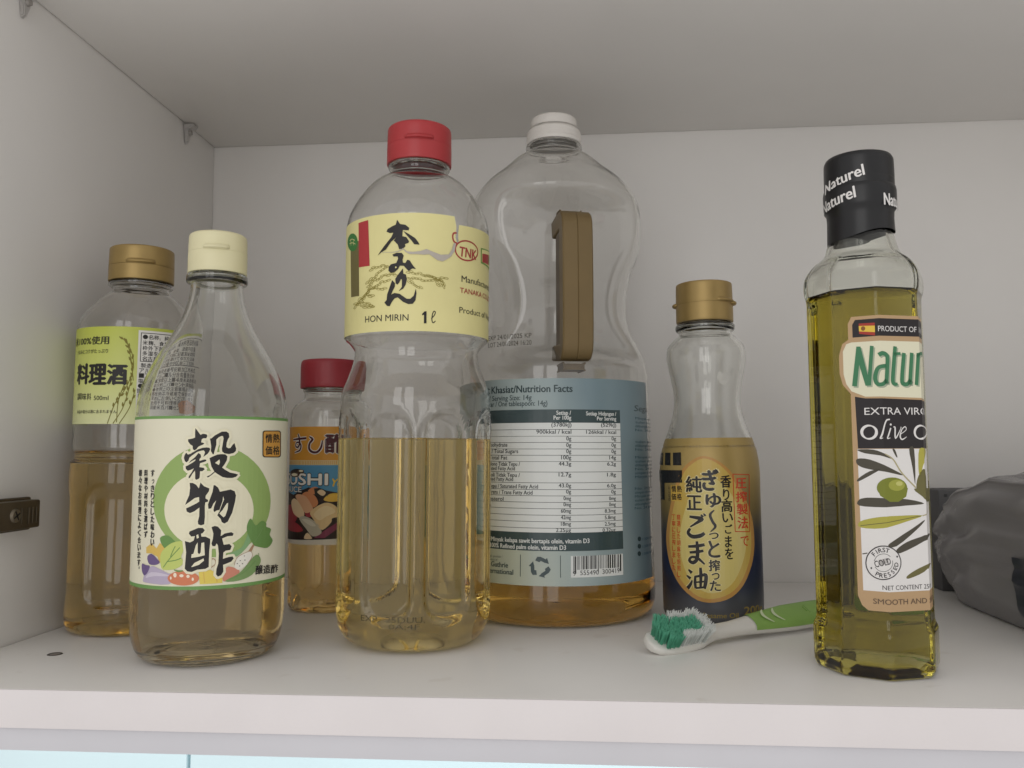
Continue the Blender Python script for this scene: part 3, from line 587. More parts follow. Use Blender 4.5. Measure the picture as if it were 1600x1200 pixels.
["S","rice_line",3,[-495,3386,-503,3379,-527,3375,-556,3376,-571,3381,-562,3388,-536,3391,-508,3391,-495,3386],4],
["S","rice_line",3,[-456,3406,-463,3399,-487,3395,-513,3395,-527,3400,-519,3407,-494,3411,-469,3410,-456,3406],4],
["S","rice_line",3,[-409,3370,-420,3368,-444,3374,-467,3383,-474,3392,-461,3393,-437,3388,-416,3379,-409,3370],4],
["S","rice_line",3,[-354,3369,-364,3366,-386,3371,-407,3381,-414,3389,-402,3391,-380,3386,-360,3377,-354,3369],[3,4,4,4,4,3,4,4,3]],
["S","rice_line",3,[-314,3339,-324,3337,-345,3341,-365,3350,-371,3358,-360,3360,-339,3356,-320,3347,-314,3339],[3,4,4,3,4,4,3,3,3]],
["S","rice_line",2,[-378,3713,-276,3737,-153,3737],4],
["S","rice_line",3,[-329,3715,-334,3708,-352,3701,-373,3699,-385,3703,-379,3710,-361,3717,-340,3719,-329,3715],[4,4,4,4,4,4,4,3,4]],
["S","rice_line",3,[-304,3739,-308,3732,-326,3725,-346,3722,-358,3726,-353,3733,-334,3740,-314,3742,-304,3739],4],
["S","rice_line",3,[-263,3732,-268,3725,-284,3718,-304,3715,-315,3719,-310,3726,-293,3733,-273,3736,-263,3732],[3,3,4,4,4,4,4,4,3]],
["S","rice_line",3,[-227,3729,-234,3723,-253,3721,-273,3724,-282,3730,-274,3735,-255,3737,-235,3734,-227,3729],[4,4,4,3,3,3,4,4,4]],
["S","rice_line",3,[-188,3744,-195,3739,-213,3737,-232,3739,-241,3745,-234,3750,-215,3752,-196,3750,-188,3744],[4,4,4,4,3,4,4,4,4]],
["S","rice_line",3,[-147,3729,-154,3723,-171,3721,-190,3723,-198,3729,-191,3734,-173,3737,-155,3734,-147,3729],[4,4,4,3,4,4,4,3,4]],
["S","rice_line",2,[-491,3356,-386,3345,-322,3348],4],
["S","rice_line",3,[-437,3358,-447,3353,-472,3354,-498,3359,-509,3365,-498,3370,-472,3369,-448,3364,-437,3358],4],
["S","rice_line",3,[-403,3339,-413,3334,-436,3334,-461,3339,-471,3345,-461,3350,-436,3350,-413,3345,-403,3339],[4,3,4,4,4,4,4,4,4]],
["S","rice_line",3,[-371,3352,-380,3347,-403,3347,-426,3351,-436,3358,-426,3362,-403,3362,-380,3358,-371,3352],[4,4,4,4,3,3,4,4,4]],
["S","rice_line",3,[-343,3339,-350,3333,-371,3330,-393,3331,-404,3336,-396,3342,-375,3346,-353,3344,-343,3339],[3,4,3,3,4,4,4,4,3]],
["S","rice_line",3,[-326,3356,-333,3350,-353,3347,-375,3348,-386,3353,-378,3359,-357,3362,-336,3361,-326,3356],[4,4,4,4,3,3,4,3,4]],
["S","rice_line",3,[-302,3342,-309,3336,-328,3332,-350,3333,-360,3338,-353,3344,-332,3348,-311,3347,-302,3342],[4,3,4,3,4,4,3,4,4]],
["P","ink",5,[-66,4187,-33,4143,22,4135,61,4104,55,4080,-5,4084,-9,4022,32,4013,61,3973,55,3956,19,3943,24,3921,-4,3896,-40,3895,-55,3941,-97,3982,-69,4016,-126,3971,-184,3896,-235,3874,-277,3845,-246,3884,-195,3941,-126,4015,-103,4061,-141,4058,-179,4075,-166,4101,-117,4124,-79,4139]],
["P","ink",5,[0,4075,50,4048,122,4004,154,3965,168,3940,114,3943,87,3978,41,4026]],
["P","ink",5,[-111,3843,-68,3859,-12,3857,8,3830,-3,3791,2,3761,25,3756,47,3789,70,3782,106,3730,135,3698,97,3703,61,3677,25,3713,11,3730,-30,3731,-48,3697,-86,3668,-124,3664,-150,3684,-148,3723,-124,3748,-67,3759,-49,3801,-54,3823,-96,3823]],
["P","ink",5,[2,3704,7,3652,34,3643,44,3600,35,3548,8,3505,-38,3480,-6,3522,-6,3592,-15,3601,-34,3566,-52,3545,-71,3559,-76,3602,-53,3636]],
["P","ink",5,[-109,3591,-77,3559,-80,3525,-103,3482,-117,3448,-84,3464,-28,3454,45,3405,81,3405,116,3435,136,3506,143,3461,134,3392,108,3357,63,3353,9,3375,-47,3420,-79,3412,-107,3379,-131,3336,-160,3339,-190,3374,-165,3399,-161,3450,-142,3501]],
["P","lab_yellow",6,[-80,3719,-69,3726,-61,3714,-75,3705]],
["P","torn",7,[-8,3909,10,3896,42,3871,105,3867,177,3877,240,3900,304,3877,388,3854,476,3866,511,3921,532,3986,559,3989,543,3907,501,3849,456,3816,407,3789,350,3798,267,3850,213,3843,141,3846,69,3845,24,3867]],
["S","torn",7,[-235,3874,-135,3867,-59,3871,1,3897],[3,4,7,11]],
["T","ink",3,"HON MIRIN",-429,3192,495,62],
["P","black",3,[222,3168,222,3253,203,3245,203,3261,228,3286,247,3287,248,3169]],
["S","black",3,[297,3219,327,3251,338,3282,322,3290,307,3256,303,3203,316,3177,340,3196],9],
["S","tnk_red",3,[885,3955,878,3928,857,3901,825,3877,785,3857,743,3843,700,3837,660,3837,624,3845,594,3860,571,3880,558,3903,553,3928,558,3954,571,3978,594,3999,624,4017,660,4029,700,4035,743,4036,786,4030,825,4019,857,4002,878,3980,885,3955],15],
["S","tnk_red",3,[568,4095,530,4085,520,4046,538,4003,584,3988],17],
["T","tnk_red",4,"TNK",600,3868,250,96,0,0.05,0.1],
["P","emb_green",2,[951,4012,1328,4053,1328,3851,951,3854]],
["P","lab_yellow",3,[971,4001,1328,4044,1328,3869,970,3871]],
["P","tnk_red",4,[981,3960,1213,3992,1211,3885,981,3869]],
["P","emb_green",4,[1328,3963,1328,3930,1328,3905,1329,3896,1274,3894,1225,3908,1212,3938,1226,3975,1278,4011,1329,4031,1328,4022,1328,3997]],
["T","ink",3,"Manufactured by",635,3613,695,63,"Manufactured b"],
["T","tnk_red",3,"TANAKA CO.,LTD",616,3502,647,50,"TANAKA CO.,LT",0.03],
["T","ink",3,"Product of Vietnam",610,3300,646,58,"Product of Viet"],
],
'mirin_expiry': [
["T","dot_ink",1,"EXP. .25DUU.",-380,325,644,54],
["T","dot_ink",1,"0A:4F",-84,266,299,45],
],
'sake': [
["T","ink",2,"米100%使用",-558,3087,575,83,0,0.05],
["T","ink",2,"うまみとコクがたっぷり",-467,2991,478,44,0,0.03],
["K","ink",3,"料",-439,2665,-219,2881,0.09],
["K","ink",3,"理",-208,2657,-2,2872,0.09],
["K","ink",3,"酒",18,2655,209,2869,0.09],
["K","ink",2,"調",-416,2495,-324,2569,0.02],
["K","ink",2,"味",-310,2491,-241,2566,0.02],
["K","ink",2,"料",-230,2489,-171,2563,0.02],
["T","ink",2,"500ml",-133,2488,170,46,0,0.02],
["T","ink",2,"本品の塩分は酒に含まれません",-404,2347,531,36,0,0.02],
["S","rice_brown",2,[36,2238,105,2446,209,2621,274,2837,242,3031,148,3166],8],
["S","rice_brown",3,[94,2412,91,2433,91,2461],[8,21,6]],
["S","rice_brown",3,[123,2475,125,2497,131,2524],[8,21,6]],
["S","rice_brown",3,[158,2533,175,2544,195,2562],[8,21,6]],
["S","rice_brown",3,[192,2592,194,2613,200,2641],[8,21,6]],
["S","rice_brown",3,[220,2657,217,2679,217,2707],[8,21,6]],
["S","rice_brown",3,[242,2729,256,2744,271,2767],[8,21,6]],
["S","rice_brown",3,[264,2801,261,2822,261,2851],[8,22,6]],
["S","rice_brown",3,[269,2869,257,2887,245,2912],[8,22,6]],
["S","rice_brown",3,[258,2934,264,2955,268,2983],[8,22,6]],
["S","rice_brown",3,[248,2999,236,3016,223,3042],[8,21,6]],
["S","rice_brown",3,[227,3054,209,3063,187,3080],[8,21,6]],
["S","rice_brown",3,[196,3098,192,3120,183,3147],[8,22,6]],
["S","rice_brown",3,[164,3143,146,3153,123,3170],[8,22,6]],
["S","rice_brown",2,[93,2238,180,2389,229,2563,260,2719],8],
["S","rice_brown",3,[188,2418,185,2439,184,2467],[8,21,6]],
["S","rice_brown",3,[204,2476,218,2491,233,2514],[8,21,6]],
["S","rice_brown",3,[221,2534,217,2555,217,2584],[8,21,6]],
["S","rice_brown",3,[234,2589,229,2610,226,2639],[8,21,6]],
["S","rice_brown",3,[244,2641,257,2658,270,2682],[8,21,6]],
["S","rice_brown",3,[255,2693,250,2714,247,2743],[8,22,6]],
["S","rice_brown",2,[130,2253,141,2485,207,2699],8],
["S","rice_brown",3,[139,2446,131,2466,124,2494],[8,21,6]],
["S","rice_brown",3,[152,2521,149,2542,149,2571],[8,21,6]],
["S","rice_brown",3,[174,2592,188,2607,204,2629],[8,21,6]],
["S","rice_brown",3,[196,2663,193,2685,193,2713],[8,21,6]],
["S","rice_brown",2,[278,2700,244,2953,194,3147],8],
["S","rice_brown",3,[273,2742,261,2760,250,2786],[8,21,6]],
["S","rice_brown",3,[261,2827,268,2847,272,2876],[8,22,6]],
["S","rice_brown",3,[250,2911,239,2929,227,2955],[8,22,6]],
["S","rice_brown",3,[236,2985,223,3002,208,3026],[8,22,6]],
["S","rice_brown",3,[219,3050,223,3072,224,3100],[8,22,6]],
["S","rice_brown",3,[203,3115,189,3131,174,3155],[8,22,6]],
["S","rice_brown",2,[157,2238,251,2408,299,2603],8],
["S","rice_brown",3,[259,2441,255,2462,253,2491],[8,21,6]],
["S","rice_brown",3,[275,2506,288,2522,302,2546],[8,21,6]],
["S","rice_brown",3,[291,2571,287,2592,285,2621],[8,21,6]],
["P","paper_white",1,[312,2244,1232,2244,1232,3246,312,3246]],
["P","ink",2,[336,2908,343,2908,343,3222,336,3222]],
["P","ink",2,[336,3215,1156,3215,1156,3222,336,3222]],
["P","ink",2,[336,2908,1156,2908,1156,2915,336,2915]],
["K","ink",2,"●",356,3153,405,3201,0.03],
["K","ink",2,"名",412,3153,461,3201,0.03],
["K","ink",2,"称",468,3153,517,3201,0.03],
["K","ink",2,":",524,3153,539,3169,0.03],
["K","ink",2,"純",580,3153,629,3201,0.03],
["K","ink",2,"米",636,3153,685,3201,0.03],
["K","ink",2,"料",692,3153,741,3201,0.03],
["K","ink",2,"理",748,3153,797,3201,0.03],
["K","ink",2,"酒",804,3153,853,3201,0.03],
["K","ink",2,"原",860,3153,909,3201,0.03],
["K","ink",2,"材",916,3153,965,3201,0.03],
["K","ink",2,"料",972,3153,1021,3201,0.03],
["K","ink",2,"米",356,3090,405,3138,0.03],
["K","ink",2,"麹",412,3090,461,3138,0.03],
["K","ink",2,"、",468,3090,483,3106,0.03],
["K","ink",2,"食",524,3090,573,3138,0.03],
["K","ink",2,"塩",580,3090,629,3138,0.03],
["K","ink",2,"、",636,3090,651,3106,0.03],
["K","ink",2,"酒",692,3090,741,3138,0.03],
["K","ink",2,"精",748,3090,797,3138,0.03],
["K","ink",2,"内",804,3090,853,3138,0.03],
["K","ink",2,"容",860,3090,909,3138,0.03],
["K","ink",2,"量",916,3090,965,3138,0.03],
["K","ink",2,"枠",356,3032,405,3080,0.03],
["K","ink",2,"外",412,3032,461,3080,0.03],
["K","ink",2,"下",468,3032,517,3080,0.03],
["K","ink",2,"部",524,3032,573,3080,0.03],
["K","ink",2,"に",580,3032,629,3080,0.03],
["K","ink",2,"記",636,3032,685,3080,0.03],
["K","ink",2,"載",692,3032,741,3080,0.03],
["K","ink",2,"賞",748,3032,797,3080,0.03],
["K","ink",2,"味",804,3032,853,3080,0.03],
["K","ink",2,"期",860,3032,909,3080,0.03],
["K","ink",2,"限",916,3032,965,3080,0.03],
["K","ink",2,"多",356,2975,405,3023,0.03],
["K","ink",2,"湿",412,2975,461,3023,0.03],
["K","ink",2,"を",468,2975,517,3023,0.03],
["K","ink",2,"避",524,2975,573,3023,0.03],
["K","ink",2,"け",580,2975,629,3023,0.03],
["K","ink",2,"て",636,2975,685,3023,0.03],
["K","ink",2,"保",692,2975,741,3023,0.03],
["K","ink",2,"存",748,2975,797,3023,0.03],
["K","ink",2,"方",804,2975,853,3023,0.03],
["K","ink",2,"法",860,2975,909,3023,0.03],
["K","ink",2,"販",916,2975,965,3023,0.03],
["K","ink",2,"名",356,2917,405,2965,0.03],
["K","ink",2,"古",412,2917,461,2965,0.03],
["K","ink",2,"屋",468,2917,517,2965,0.03],
["K","ink",2,"市",524,2917,573,2965,0.03],
["K","ink",2,"中",580,2917,629,2965,0.03],
["K","ink",2,"区",636,2917,685,2965,0.03],
["K","ink",2,"錦",692,2917,741,2965,0.03],
["K","ink",2,"三",748,2917,797,2965,0.03],
["K","ink",2,"丁",804,2917,853,2965,0.03],
["K","ink",2,"目",860,2917,909,2965,0.03],
["K","ink",2,"売",916,2917,965,2965,0.03],
["K","ink",2,"製",346,2843,395,2891,0.03],
["K","ink",2,"造",402,2843,451,2891,0.03],
["K","ink",2,"者",458,2843,507,2891,0.03],
["K","ink",2,"番",514,2843,563,2891,0.03],
["K","ink",2,"号",570,2843,619,2891,0.03],
["K","ink",2,"記",626,2843,675,2891,0.03],
["K","ink",2,"載",682,2843,731,2891,0.03],
["K","ink",2,"加",738,2843,787,2891,0.03],
["K","ink",2,"工",794,2843,843,2891,0.03],
["K","ink",2,"所",850,2843,899,2891,0.03],
["K","ink",2,"株",906,2843,955,2891,0.03],
["K","ink",2,"式",962,2843,1011,2891,0.03],
["K","ink",2,"ア",331,2786,380,2834,0.03],
["K","ink",2,"ル",387,2786,436,2834,0.03],
["K","ink",2,"コ",443,2786,492,2834,0.03],
["K","ink",2,"ー",499,2786,548,2834,0.03],
["K","ink",2,"ル",555,2786,604,2834,0.03],
["K","ink",2,"分",611,2786,660,2834,0.03],
["K","ink",2,"含",667,2786,716,2834,0.03],
["K","ink",2,"有",723,2786,772,2834,0.03],
["K","ink",2,"量",779,2786,828,2834,0.03],
["K","ink",2,"表",835,2786,884,2834,0.03],
["K","ink",2,"示",891,2786,940,2834,0.03],
["K","ink",2,"例",947,2786,996,2834,0.03],
["K","ink",2,"1",331,2733,380,2781,0.03],
["K","ink",2,"3",387,2733,436,2781,0.03],
["K","ink",2,"度",443,2733,492,2781,0.03],
["K","ink",2,"以",499,2733,548,2781,0.03],
["K","ink",2,"上",555,2733,604,2781,0.03],
["K","ink",2,"1",611,2733,660,2781,0.03],
["K","ink",2,"4",667,2733,716,2781,0.03],
["K","ink",2,"度",723,2733,772,2781,0.03],
["K","ink",2,"未",779,2733,828,2781,0.03],
["K","ink",2,"満",835,2733,884,2781,0.03],
["K","ink",2,"酒",891,2733,940,2781,0.03],
["K","ink",2,"税",947,2733,996,2781,0.03],
["K","ink",2,"法",1003,2733,1052,2781,0.03],
["K","ink",2,"塩",326,2677,375,2725,0.03],
["K","ink",2,"分",382,2677,431,2725,0.03],
["K","ink",2,"約",438,2677,487,2725,0.03],
["K","ink",2,"二",494,2677,543,2725,0.03],
["K","ink",2,"パ",550,2677,599,2725,0.03],
["K","ink",2,"ー",606,2677,655,2725,0.03],
["K","ink",2,"セ",662,2677,711,2725,0.03],
["K","ink",2,"ン",718,2677,767,2725,0.03],
["K","ink",2,"ト",774,2677,823,2725,0.03],
["K","ink",2,"添",830,2677,879,2725,0.03],
["K","ink",2,"加",886,2677,935,2725,0.03],
["K","ink",2,"品",942,2677,991,2725,0.03],
["K","ink",2,"●",326,2622,375,2670,0.03],
["K","ink",2,"使",382,2622,431,2670,0.03],
["K","ink",2,"用",438,2622,487,2670,0.03],
["K","ink",2,"上",494,2622,543,2670,0.03],
["K","ink",2,"の",550,2622,599,2670,0.03],
["K","ink",2,"注",606,2622,655,2670,0.03],
["K","ink",2,"意",662,2622,711,2670,0.03],
["K","ink",2,"事",718,2622,767,2670,0.03],
["K","ink",2,"項",774,2622,823,2670,0.03],
["K","ink",2,"必",830,2622,879,2670,0.03],
["K","ink",2,"読",886,2622,935,2670,0.03],
["K","ink",2,"要",942,2622,991,2670,0.03],
["K","ink",2,"開",322,2567,371,2615,0.03],
["K","ink",2,"栓",378,2567,427,2615,0.03],
["K","ink",2,"後",434,2567,483,2615,0.03],
["K","ink",2,"は",490,2567,539,2615,0.03],
["K","ink",2,"冷",546,2567,595,2615,0.03],
["K","ink",2,"蔵",602,2567,651,2615,0.03],
["K","ink",2,"庫",658,2567,707,2615,0.03],
["K","ink",2,"で",714,2567,763,2615,0.03],
["K","ink",2,"保",770,2567,819,2615,0.03],
["K","ink",2,"管",826,2567,875,2615,0.03],
["K","ink",2,"願",882,2567,931,2615,0.03],
["K","ink",2,"い",938,2567,987,2615,0.03],
["K","ink",2,"早",322,2512,371,2560,0.03],
["K","ink",2,"め",378,2512,427,2560,0.03],
["K","ink",2,"に",434,2512,483,2560,0.03],
["K","ink",2,"お",490,2512,539,2560,0.03],
["K","ink",2,"使",546,2512,595,2560,0.03],
["K","ink",2,"い",602,2512,651,2560,0.03],
["K","ink",2,"く",658,2512,707,2560,0.03],
["K","ink",2,"だ",714,2512,763,2560,0.03],
["K","ink",2,"さ",770,2512,819,2560,0.03],
["K","ink",2,"い",826,2512,875,2560,0.03],
["K","ink",2,"直",882,2512,931,2560,0.03],
["K","ink",2,"火",938,2512,987,2560,0.03],
["K","ink",2,"飲",322,2457,371,2505,0.03],
["K","ink",2,"用",378,2457,427,2505,0.03],
["K","ink",2,"不",434,2457,483,2505,0.03],
["K","ink",2,"可",490,2457,539,2505,0.03],
["K","ink",2,"料",546,2457,595,2505,0.03],
["K","ink",2,"理",602,2457,651,2505,0.03],
["K","ink",2,"専",658,2457,707,2505,0.03],
["K","ink",2,"用",714,2457,763,2505,0.03],
["K","ink",2,"調",770,2457,819,2505,0.03],
["K","ink",2,"味",826,2457,875,2505,0.03],
["K","ink",2,"料",882,2457,931,2505,0.03],
["K","ink",2,"類",938,2457,987,2505,0.03],
["K","ink",2,"国",321,2402,370,2450,0.03],
["K","ink",2,"産",377,2402,426,2450,0.03],
["K","ink",2,"米",433,2402,482,2450,0.03],
["K","ink",2,"百",489,2402,538,2450,0.03],
["K","ink",2,"パ",545,2402,594,2450,0.03],
["K","ink",2,"ー",601,2402,650,2450,0.03],
["K","ink",2,"セ",657,2402,706,2450,0.03],
["K","ink",2,"ン",713,2402,762,2450,0.03],
["K","ink",2,"ト",769,2402,818,2450,0.03],
["K","ink",2,"使",825,2402,874,2450,0.03],
["K","ink",2,"用",881,2402,930,2450,0.03],
["K","ink",2,"品",937,2402,986,2450,0.03],
["P","tag_rust",3,[727,2470,772,2510,877,2525,978,2483,1069,2459,1048,2389,883,2354,753,2368]],
],
'sushi': [
["S","paper_white",3,[-397,2078,-293,2086,-155,2095],[36,44,46]],
["S","paper_white",3,[-295,2148,-269,2096,-262,2031,-291,1986,-336,1999,-325,2038,-272,2044,-237,2005,-260,1947,-358,1921],[36,45,47,42,39,36,39,41,42,29]],
["S","paper_white",3,[-114,2114,-71,2081,-109,2030,-112,1965,-68,1927,-7,1929,38,1984,53,2068],[33,49,44,47,47,46,44,31]],
["S","maroon",4,[-397,2078,-293,2086,-155,2095],[18,26,28]],
["S","maroon",4,[-295,2148,-269,2096,-262,2031,-291,1986,-336,1999,-325,2038,-272,2044,-237,2005,-260,1947,-358,1921],[18,26,29,23,21,18,21,23,23,10]],
["S","maroon",4,[-114,2114,-71,2081,-109,2030,-112,1965,-68,1927,-7,1929,38,1984,53,2068],[15,31,26,29,29,28,26,13]],
["K","paper_white",3,"酢",86,1915,277,2142,0.1],
["K","paper_white",3,"酢",104,1915,296,2142,0.1],
["K","paper_white",3,"酢",95,1924,287,2151,0.1],
["K","paper_white",3,"酢",95,1906,287,2133,0.1],
["K","maroon",5,"酢",95,1915,287,2142,0.1],
["T","black",3,"SUSHI",-607,1533,718,132,0,0.09],
["T","black",3,"SUSHI",-608,1532,739,132,0,0.09],
["T","black",3,"SUSHI",-607,1543,728,132,0,0.09],
["T","black",3,"SUSHI",-607,1522,728,132,0,0.09],
["T","black",3,"SUSHI",-608,1524,736,132,0,0.09],
["T","paper_white",5,"SUSHI",-607,1532,728,132,0,0.09],
["T","black",3,"SAUCE",-609,1443,385,63,0,0.05],
["T","black",3,"SAUCE",-610,1443,403,63,0,0.05],
["T","black",3,"SAUCE",-609,1450,394,64,0,0.05],
["T","black",3,"SAUCE",-609,1436,394,64,0,0.05],
["T","paper_white",5,"SAUCE",-609,1443,394,64,0,0.05],
["P","rice_roll",6,[-250,1655,-252,1648,-258,1641,-267,1634,-280,1629,-296,1624,-316,1622,-337,1620,-360,1621,-385,1623,-409,1626,-431,1631,-450,1637,-463,1644,-469,1652,-464,1659,-452,1667,-433,1673,-411,1679,-387,1684,-362,1687,-339,1688,-317,1687,-298,1685,-281,1681,-268,1676,-258,1670,-252,1663]],
["P","black",5,[-193,1675,-195,1664,-202,1654,-214,1645,-231,1637,-251,1631,-276,1627,-303,1625,-333,1626,-365,1629,-397,1634,-428,1641,-456,1650,-476,1660,-484,1671,-477,1682,-458,1693,-431,1703,-400,1711,-368,1718,-336,1722,-306,1723,-278,1722,-253,1719,-232,1713,-215,1706,-203,1697,-195,1686]],
["P","cream",7,[-291,1652,-293,1648,-297,1644,-303,1641,-312,1638,-323,1635,-336,1634,-350,1633,-364,1633,-379,1634,-394,1636,-406,1639,-416,1642,-423,1646,-425,1650,-423,1654,-417,1658,-407,1662,-395,1665,-381,1667,-366,1669,-351,1670,-337,1669,-324,1668,-313,1666,-304,1663,-297,1660,-293,1656]],
["P","rice_roll",6,[-178,1695,-179,1690,-183,1685,-190,1680,-199,1677,-210,1674,-222,1672,-236,1671,-250,1672,-263,1673,-276,1676,-287,1679,-295,1684,-301,1688,-303,1694,-301,1699,-296,1704,-288,1708,-277,1712,-264,1715,-251,1717,-237,1718,-223,1717,-211,1715,-200,1713,-191,1709,-184,1705,-180,1700]],
["P","cream",7,[-193,1699,-194,1696,-196,1693,-200,1691,-205,1689,-212,1688,-219,1687,-227,1687,-235,1687,-243,1688,-250,1689,-256,1691,-260,1693,-263,1695,-264,1698,-263,1700,-261,1703,-256,1705,-250,1707,-243,1709,-235,1710,-228,1710,-220,1710,-212,1709,-206,1708,-200,1706,-196,1704,-194,1701]],
["T","gold_yel",4,"You",149,1515,198,90,0,0.06,0.3],
["P","plate_dark",2,[-609,1450,-369,1407,-112,1503,114,1464,254,1436,260,887,-610,857]],
["P","fish_red",3,[-610,1251,-515,1278,-422,1286,-365,1278,-322,1254,-288,1217,-272,1179,-278,1140,-301,1100,-334,1073,-389,1059,-481,1055,-610,1067,-610,1122,-610,1196]],
["P","fish_pale",4,[-425,1314,-408,1340,-376,1357,-342,1363,-306,1354,-269,1334,-237,1308,-209,1277,-183,1241,-168,1208,-165,1177,-171,1149,-182,1131,-200,1124,-224,1127,-252,1135,-285,1146,-325,1163,-362,1187,-393,1227,-418,1274]],
["P","fish_pink",5,[-319,1383,-314,1401,-290,1413,-258,1417,-220,1415,-177,1406,-140,1387,-108,1353,-79,1310,-59,1273,-47,1251,-44,1235,-51,1222,-77,1208,-116,1195,-152,1195,-176,1216,-196,1249,-219,1283,-254,1318,-294,1354]],
["P","fish_salmon",4,[-204,1412,-189,1431,-159,1446,-126,1451,-92,1443,-56,1424,-27,1401,-5,1373,10,1340,14,1312,1,1287,-24,1267,-52,1261,-80,1276,-110,1306,-139,1336,-168,1363,-194,1389]],
["P","fish_salmon",3,[-119,1464,-100,1481,-69,1499,-42,1510,-19,1510,1,1503,12,1490,11,1470,1,1445,-14,1427,-34,1420,-60,1421,-82,1426,-101,1436,-116,1450]],
["P","nori",4,[-41,1490,25,1497,114,1464,128,1400,26,1388,-27,1414]],
["P","fish_pale",5,[-1,1446,8,1460,29,1473,51,1477,71,1470,91,1454,102,1439,97,1423,82,1407,64,1401,41,1410,14,1429]],
["P","egg_yel",4,[78,1362,93,1383,121,1408,152,1425,188,1432,226,1432,254,1423,265,1401,263,1370,255,1346,239,1335,216,1331,191,1329,166,1329,139,1332,116,1337,96,1342,81,1350]],
["P","fish_cream",5,[-86,1197,-74,1218,-53,1240,-25,1261,11,1283,53,1304,91,1318,123,1320,152,1314,179,1304,206,1288,231,1268,250,1244,260,1214,263,1180,257,1154,235,1143,205,1139,181,1131,176,1118,177,1101,169,1081,141,1049,103,1013,70,994,45,1003,24,1030,5,1058,-15,1082,-33,1109,-50,1133,-67,1155,-82,1176]],
["P","fish_cream2",6,[-37,1184,-14,1217,27,1250,66,1273,97,1282,127,1281,154,1272,183,1255,210,1230,218,1207,196,1190,156,1174,118,1158,87,1137,57,1116,30,1108,0,1124,-28,1153]],
["P","fish_red",3,[-160,1195,-138,1205,-104,1211,-79,1209,-67,1196,-61,1175,-64,1159,-78,1149,-100,1144,-121,1145,-140,1158,-157,1179]],
["P","fish_grey",5,[-242,1122,-233,1143,-202,1154,-167,1157,-129,1149,-87,1133,-50,1114,-18,1094,9,1070,31,1045,48,1015,60,982,57,956,32,935,-8,919,-47,918,-76,936,-104,969,-133,1005,-173,1045,-217,1088]],
["P","fish_grey2",6,[-199,1117,-178,1124,-133,1123,-91,1114,-56,1093,-24,1065,-8,1045,-18,1037,-44,1036,-76,1044,-120,1066,-171,1096]],
["P","fish_red",3,[-600,1041,-462,1065,-375,1076,-311,1074,-254,1052,-204,1018,-180,991,-190,975,-224,966,-267,961,-324,961,-403,964,-492,972,-610,986,-610,1017]],
["P","fish_red2",3,[-33,899,120,1006,258,1091,259,1014,96,899]],
["P","fish_pale",6,[-162,889,-160,913,-140,945,-118,961,-91,946,-63,915,-53,892,-81,884,-129,883]],
["P","tag_orange",2,[-528,1776,-518,1776,-518,1821,-528,1821]],
["P","tag_orange",2,[-504,1776,-494,1776,-494,1821,-504,1821]],
["P","tag_orange",2,[-480,1776,-470,1776,-470,1821,-480,1821]],
["P","tag_orange",2,[-456,1776,-446,1776,-446,1821,-456,1821]],
["P","tag_orange",2,[-432,1776,-422,1776,-422,1821,-432,1821]],
["P","tag_orange",2,[-408,1776,-398,1776,-398,1821,-408,1821]],
["P","tag_orange",2,[-384,1776,-374,1776,-374,1821,-384,1821]],
["P","tag_orange",2,[-360,1776,-350,1776,-350,1821,-360,1821]],
["P","tag_orange",2,[-336,1776,-326,1776,-326,1821,-336,1821]],
["P","tag_orange",2,[-312,1776,-302,1776,-302,1821,-312,1821]],
["P","tag_orange",2,[-288,1776,-278,1776,-278,1821,-288,1821]],
["P","tag_orange",2,[-264,1776,-254,1776,-254,1821,-264,1821]],
["P","tag_orange",2,[-240,1776,-230,1776,-230,1821,-240,1821]],
["P","tag_orange",2,[-216,1776,-206,1776,-206,1821,-216,1821]],
["P","tag_orange",2,[-192,1776,-182,1776,-182,1821,-192,1821]],
["P","tag_orange",2,[-168,1776,-158,1776,-158,1821,-168,1821]],
["P","tag_orange",2,[-144,1776,-134,1776,-134,1821,-144,1821]],
["P","tag_orange",2,[-120,1776,-110,1776,-110,1821,-120,1821]],
["P","tag_orange",2,[-96,1776,-86,1776,-86,1821,-96,1821]],
["P","tag_orange",2,[-72,1776,-62,1776,-62,1821,-72,1821]],
["P","tag_orange",2,[-48,1776,-38,1776,-38,1821,-48,1821]],
["P","tag_orange",2,[-24,1776,-14,1776,-14,1821,-24,1821]],
["P","tag_orange",2,[0,1776,10,1776,10,1821,0,1821]],
["P","tag_orange",2,[24,1776,34,1776,34,1821,24,1821]],
["P","tag_orange",2,[48,1776,58,1776,58,1821,48,1821]],
["P","tag_orange",2,[72,1776,82,1776,82,1821,72,1821]],
["P","tag_orange",2,[96,1776,106,1776,106,1821,96,1821]],
["P","tag_orange",2,[120,1776,130,1776,130,1821,120,1821]],
["P","tag_orange",2,[144,1776,154,1776,154,1821,144,1821]],
["P","tag_orange",2,[168,1776,178,1776,178,1821,168,1821]],
["P","tag_orange",2,[192,1776,202,1776,202,1821,192,1821]],
["P","tag_orange",2,[216,1776,226,1776,226,1821,216,1821]],
["P","tag_orange",2,[240,1776,250,1776,250,1821,240,1821]],
["P","tag_orange",2,[264,1776,274,1776,274,1821,264,1821]],
["P","tag_orange",2,[288,1776,298,1776,298,1821,288,1821]],
["P","tag_orange",2,[312,1776,322,1776,322,1821,312,1821]],
["P","tag_orange",2,[336,1776,346,1776,346,1821,336,1821]],
["P","tag_orange",2,[360,1776,370,1776,370,1821,360,1821]],
],
'jug': [
["T","dark_teal",2,"Khasiat/Nutrition Facts",-767,2575,1004,77,0,0.07],
["K","dark_teal",2,"t",-843,2573,-797,2642,0.07],
["T","dark_teal",2,"/ Serving Size: 14g",-802,2490,569,56,0,0.03],
